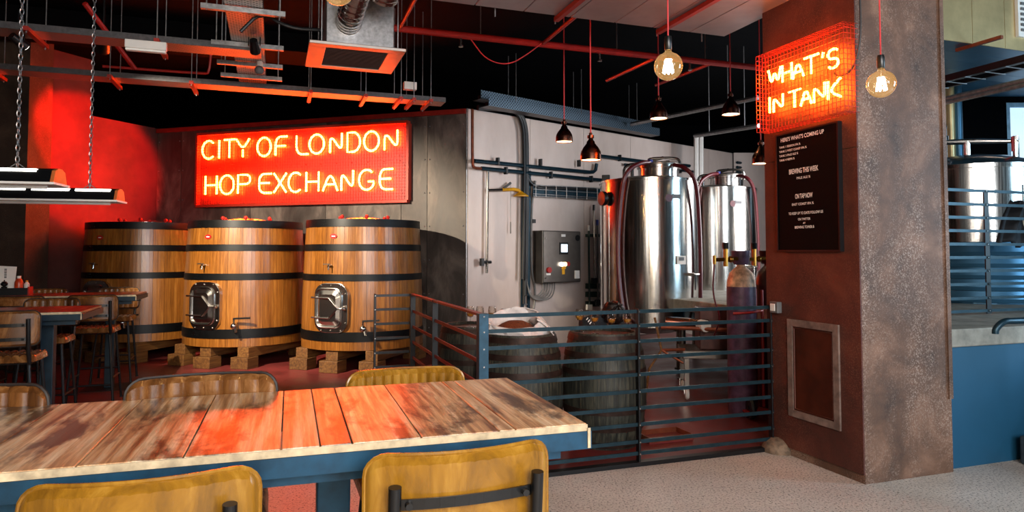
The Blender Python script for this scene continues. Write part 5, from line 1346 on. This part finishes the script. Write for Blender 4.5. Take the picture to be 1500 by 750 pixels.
def shade_p(label, px, py, Y):
    c = atY(px, py, Y)
    t = thing('copper_pendant', label, 'pendant lamp', tuple(c), 0, 'copper pendants over the brewery')
    obj('cord', MB().tube([(0, 0, 0.235), (0, 0, CEIL - c.z)], 0.006, 6), 'redcable', t)
    obj('lamp_shade', MB().lathe([(0.001, 0.25), (0.014, 0.245), (0.016, 0.225), (0.03, 0.222), (0.03, 0.198), (0.02, 0.194), (0.022, 0.182), (0.034, 0.168), (0.038, 0.15), (0.066, 0.115), (0.086, 0.08), (0.092, 0.05), (0.094, 0.0), (0.090, 0.0), (0.088, 0.05), (0.08, 0.08), (0.05, 0.115), (0.001, 0.125)], 28), 'copper', t, True)
    obj('lamp_disc', MB().lathe([(0.001, 0.008), (0.086, 0.008), (0.086, 0.014), (0.001, 0.016)], 24), 'lampdisc', t, True)
    l = bpy.data.lights.new('pendant_light', 'SPOT'); l.energy = 9; l.color = (1, 0.75, 0.45); l.spot_size = R(130); l.spot_blend = 0.5; l.shadow_soft_size = 0.03
    o = bpy.data.objects.new('pendant_light', l); COL.objects.link(o); o.parent = t; o.location = (0, 0, 0.004)
    return t
shade_p('copper pendant hanging before the white wall, left of the lowest one', 826.5, 208, 7.4)
shade_p('shiny copper pendant, lowest and nearest, above the control cabinet', 865.5, 235, 6.0)
shade_p('copper pendant under the big globe bulb', 965, 174, 7.2)
shade_p('copper pendant near the wire sign cage', 1070.5, 168, 7.2)
shade_p('copper pendant half hidden by the column edge', 1115, 240, 7.0)

# ================================================================ STRIP LIGHTS
def chain(p, q, parent):
    p = Vector(p); q = Vector(q); L = (q - p).length; n = int(L/0.034); mb = MB()
    for k in range(n):
        c = p.lerp(q, (k + 0.5)/n); pts = []
        for j in range(8):
            a = 2*math.pi*j/8; x, z = 0.010*math.cos(a), 0.022*math.sin(a)
            pts.append(c + (Vector((x, 0, z)) if k % 2 else Vector((0, x, z))))
        mb.tube(pts, 0.0032, 5, True)
    return obj('chain', mb, 'galv', parent, True, kind='stuff')
def strip(label, px, py, Y, L, chx, slots):
    c = atY(px, py, Y)             # lower right end, near edge
    t = thing('strip_light', label, 'strip light', tuple(c), PHI - R(6), 'black strip lights on chains')
    prof = [(-0.015, 0.0), (0.015, 0.072), (0.06, 0.088), (0.11, 0.088), (0.155, 0.072), (0.185, 0.0)]
    m = Matrix(((0, 0, 1), (1, 0, 0), (0, 1, 0)))
    obj('housing', MB().prism(prof, -L, 0, m), 'handblack', t)
    e = obj('end_cap', MB().prism([(x*1.0, z*1.0) for x, z in prof], 0.001, 0.02, m), simple('orange_lit_cap', '#b5602c', 0.45), t)  # orange light on the cap is painted into its colour
    obj('reflector_lip', MB().mm((-L, -0.03, -0.014), (0.03, 0.2, -0.001)), 'plastic', t)
    for a, b in slots: obj('lamp_slot', MB().add([(a, 0.006, 0.062), (b, 0.006, 0.062), (b, 0.014, 0.08), (a, 0.014, 0.08), (a, 0.04, 0.062), (b, 0.04, 0.062), (b, 0.04, 0.08), (a, 0.04, 0.08)], [(0, 1, 2, 3), (4, 7, 6, 5), (0, 4, 5, 1), (3, 2, 6, 7), (0, 3, 7, 4), (1, 5, 6, 2)]), 'whitelamp', t)
    obj('tube_lamp', MB().tube([(-L + 0.05, 0.085, -0.02), (-0.05, 0.085, -0.02)], 0.012, 8), 'plastic', t)
    for x in chx:
        chain((x, 0.085, 0.09), (x, 0.085, CEIL - c.z), t)
        obj('chain_hook', MB().tube([(x - 0.04, 0.085, 0.089), (x, 0.085, 0.12), (x + 0.04, 0.085, 0.089)], 0.004, 6), 'galv', t)
    return t
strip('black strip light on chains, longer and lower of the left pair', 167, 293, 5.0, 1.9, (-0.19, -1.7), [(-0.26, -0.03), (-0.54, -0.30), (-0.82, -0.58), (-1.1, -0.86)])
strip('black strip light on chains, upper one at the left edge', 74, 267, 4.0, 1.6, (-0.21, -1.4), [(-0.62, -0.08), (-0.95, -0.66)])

# ================================================================ CEILING FITTINGS
def spotlamp(label, px, py, Y, target, power, ang):
    c = atY(px, py, Y); d = (Vector(target) - c).normalized()
    t = thing('track_spot', label, 'spotlight', tuple(c), 0, 'black spotlights on the trays')
    obj('spot_body', MB().tube([c - d*0.13, c - d*0.02, c], [0.032, 0.042, 0.045], 16), 'handblack', t, True, world=True)
    obj('spot_lens', MB().tube([c + d*0.001, c + d*0.006], 0.036, 16), 'whitelamp', t, True, world=True)
    up = c - d*0.07
    obj('yoke', MB().tube([up + Vector((0.05, 0, 0)), up + Vector((0.05, 0, 0.12)), up + Vector((-0.05, 0, 0.12)), up + Vector((-0.05, 0, 0))], 0.006, 6).tube([up + Vector((0, 0, 0.12)), up + Vector((0, 0, 0.26))], 0.008, 6), 'handblack', t, world=True)
    l = bpy.data.lights.new('spot_beam', 'SPOT'); l.energy = power; l.color = (1.0, 0.86, 0.66); l.spot_size = R(ang); l.spot_blend = 0.6; l.shadow_soft_size = 0.03
    o = bpy.data.objects.new('spot_beam', l); COL.objects.link(o); o.parent = t; o.location = d*0.02
    o.rotation_euler = d.to_track_quat('-Z', 'Y').to_euler()
    return t
spotlamp('small black spotlight under the upper tray at the left', 37, 68, 5.6, (-2.9, 9.6, 1.3), 2100, 62)
spotlamp('small black spotlight under the perforated tray aimed at the vats', 374, 76, 5.9, (-3.0, 9.4, 1.0), 60, 48)
c = atY(380, 103, 6.6); t = thing('sensor_dome', 'grey sensor dome under the perforated tray', 'sensor', tuple(c))
obj('dome', MB().sphere((0, 0, 0), 0.045, 14), 'greyplastic', t, True); obj('dome_mount', MB().tube([(0, 0, 0.04), (0, 0, 0.09)], 0.03, 10), 'plastic', t)
p = atY(182, 72, 5.55)
em = thing('emergency_light', 'white emergency light box under the upper tray', 'light', tuple(p), PHI)
obj('housing', MB().mm((0, 0, 0.02), (0.31, 0.06, 0.09)), 'plastic', em, bev=0.006)
obj('diffuser', MB().mm((0.005, 0.003, 0.0), (0.305, 0.057, 0.0195)), 'white', em, bev=0.006)
p = atY(592, 130, 7.9)
jx = thing('junction_box', 'white junction box standing on the lower cable tray', 'box', tuple(p), PHI)
obj('box_body', MB().mm((0, 0, 0), (0.15, 0.08, 0.09)), 'plastic', jx, bev=0.004); obj('box_lid', MB().mm((0.005, -0.006, 0.005), (0.07, -0.0005, 0.085)), 'plastic', jx); obj('box_lid', MB().mm((0.08, -0.006, 0.005), (0.145, -0.0005, 0.085)), 'plastic', jx)

# added red flood, fitting made up, washing the left wall from above the tables
rl = atY(150, 70, 7.6)
tgt = CS + DL*1.38
ft = thing('added_red_flood', 'added black floodlight above the left cable trays washing the wall red', 'light', tuple(rl))
dd = (Vector((tgt.x, tgt.y, 2.95)) - rl).normalized()
obj('flood_body', MB().tube([rl - dd*0.2, rl], [0.06, 0.09], 16), 'handblack', ft, True, world=True)
obj('flood_stem', MB().tube([rl - dd*0.1, (rl.x - dd.x*0.1, rl.y - dd.y*0.1, CEIL)], 0.012, 8), 'handblack', ft, world=True)
l = bpy.data.lights.new('red_beam', 'SPOT'); l.energy = 4200; l.color = (1.0, 0.006, 0.002); l.spot_size = R(35); l.spot_blend = 0.3; l.shadow_soft_size = 0.06
o = bpy.data.objects.new('red_beam', l); COL.objects.link(o); o.parent = ft; o.location = dd*0.03; o.rotation_euler = dd.to_track_quat('-Z', 'Y').to_euler()

# ================================================================ PERSON crouching behind the barrels
pp = atY(880, 371, 7.05)
pe = thing('person', 'person with dark hair in black clothes crouching behind the barrels', 'person', (pp.x, pp.y, 0.009), R(20))
J = {'pel': (0.0, 0.18, 0.42), 'spi': (0.0, 0.08, 0.58), 'che': (0.0, -0.06, 0.74), 'nek': (0.02, -0.12, 0.88), 'hed': (0.04, -0.17, 0.93),
     'shl': (-0.22, -0.05, 0.78), 'ell': (-0.27, -0.22, 0.62), 'wrl': (-0.14, -0.40, 0.52), 'shr': (0.19, -0.05, 0.76), 'elr': (0.27, -0.2, 0.6), 'wrr': (0.16, -0.40, 0.52),
     'hil': (-0.11, 0.18, 0.40), 'knl': (-0.17, -0.22, 0.52), 'anl': (-0.14, 0.02, 0.09), 'tol': (-0.15, -0.16, 0.045), 'hir': (0.11, 0.18, 0.40), 'knr': (0.17, -0.22, 0.52), 'anr': (0.14, 0.02, 0.09), 'tor': (0.15, -0.16, 0.045)}
E = [('pel', 'spi'), ('spi', 'che'), ('che', 'nek'), ('nek', 'hed'), ('che', 'shl'), ('shl', 'ell'), ('ell', 'wrl'), ('che', 'shr'), ('shr', 'elr'), ('elr', 'wrr'), ('pel', 'hil'), ('hil', 'knl'), ('knl', 'anl'), ('anl', 'tol'), ('pel', 'hir'), ('hir', 'knr'), ('knr', 'anr'), ('anr', 'tor')]
rad = {'pel': .14, 'spi': .135, 'che': .15, 'nek': .06, 'hed': .055, 'shl': .075, 'ell': .05, 'wrl': .035, 'shr': .075, 'elr': .05, 'wrr': .035, 'hil': .1, 'knl': .07, 'anl': .048, 'tol': .04, 'hir': .1, 'knr': .07, 'anr': .048, 'tor': .04}
names = list(J); me = bpy.data.meshes.new('body'); me.from_pydata([J[k] for k in names], [(names.index(a), names.index(b)) for a, b in E], [])
bo = bpy.data.objects.new('clothed_body', me); COL.objects.link(bo); bo.parent = pe
sk_ = bo.modifiers.new('skin', 'SKIN'); sv_ = me.skin_vertices[0].data
for i, k in enumerate(names): sv_[i].radius = (rad[k], rad[k]); sv_[i].use_root = (k == 'pel')
sk_.use_smooth_shade = True; ss = bo.modifiers.new('sub', 'SUBSURF'); ss.levels = 1; ss.render_levels = 1
me.materials.append(M['cloth'])
hm = Matrix.Rotation(R(50), 3, 'X')
obj('head', MB().lathe([(0.001, -0.12), (0.04, -0.115), (0.066, -0.07), (0.076, 0.0), (0.074, 0.06), (0.05, 0.1), (0.001, 0.115)], 20, (0.04, -0.155, 0.85), m=hm), 'skin', pe, True)
hr_ = MB(); rn = random.Random(5)
def hairpt(u, v):
    a = 2*math.pi*u; b = v*R(150); r_ = 0.112 + 0.008*math.sin(11*a + 6*v) + 0.006*math.sin(23*a - 9*v)
    return Vector((0.04, -0.19, 0.89)) + hm @ Vector((r_*math.sin(b)*math.cos(a), r_*math.sin(b)*math.sin(a) * 1.05, r_*1.1*math.cos(b)))
obj('hair', hr_.grid(hairpt, 40, 14), 'hair', pe, True)
for s_ in (-1, 1):
    hn = MB(); wx, wy, wz = s_*0.15 - (0.0), -0.40, 0.52
    pal = Vector((wx*0.85, wy - 0.04, wz - 0.03)); hn.tube([(wx, wy, wz), pal, pal + Vector((0, -0.04, -0.02))], [0.03, 0.038, 0.034], 10)
    for k in range(4):
        bpt = pal + Vector(((k - 1.5)*0.018, -0.05, -0.02)); hn.tube([bpt, bpt + Vector((0, -0.035, -0.015)), bpt + Vector((0, -0.05, -0.045))], [0.009, 0.0085, 0.007], 8)
    hn.tube([pal + Vector((-s_*0.03, 0.0, 0.0)), pal + Vector((-s_*0.055, -0.03, -0.01)), pal + Vector((-s_*0.055, -0.055, -0.025))], [0.011, 0.01, 0.008], 8)
    obj('hand', hn, 'skin', pe, True)
sl_ = MB()
for k in range(3): sl_.box((-0.24 + 0.012*k, -0.165 - 0.012*k, 0.84 - 0.02*k), (0.008, 0.004, 0.028), rot=Matrix.Rotation(R(40), 3, 'Y'))
obj('sleeve_stripes', sl_, 'white', pe, kind='stuff')
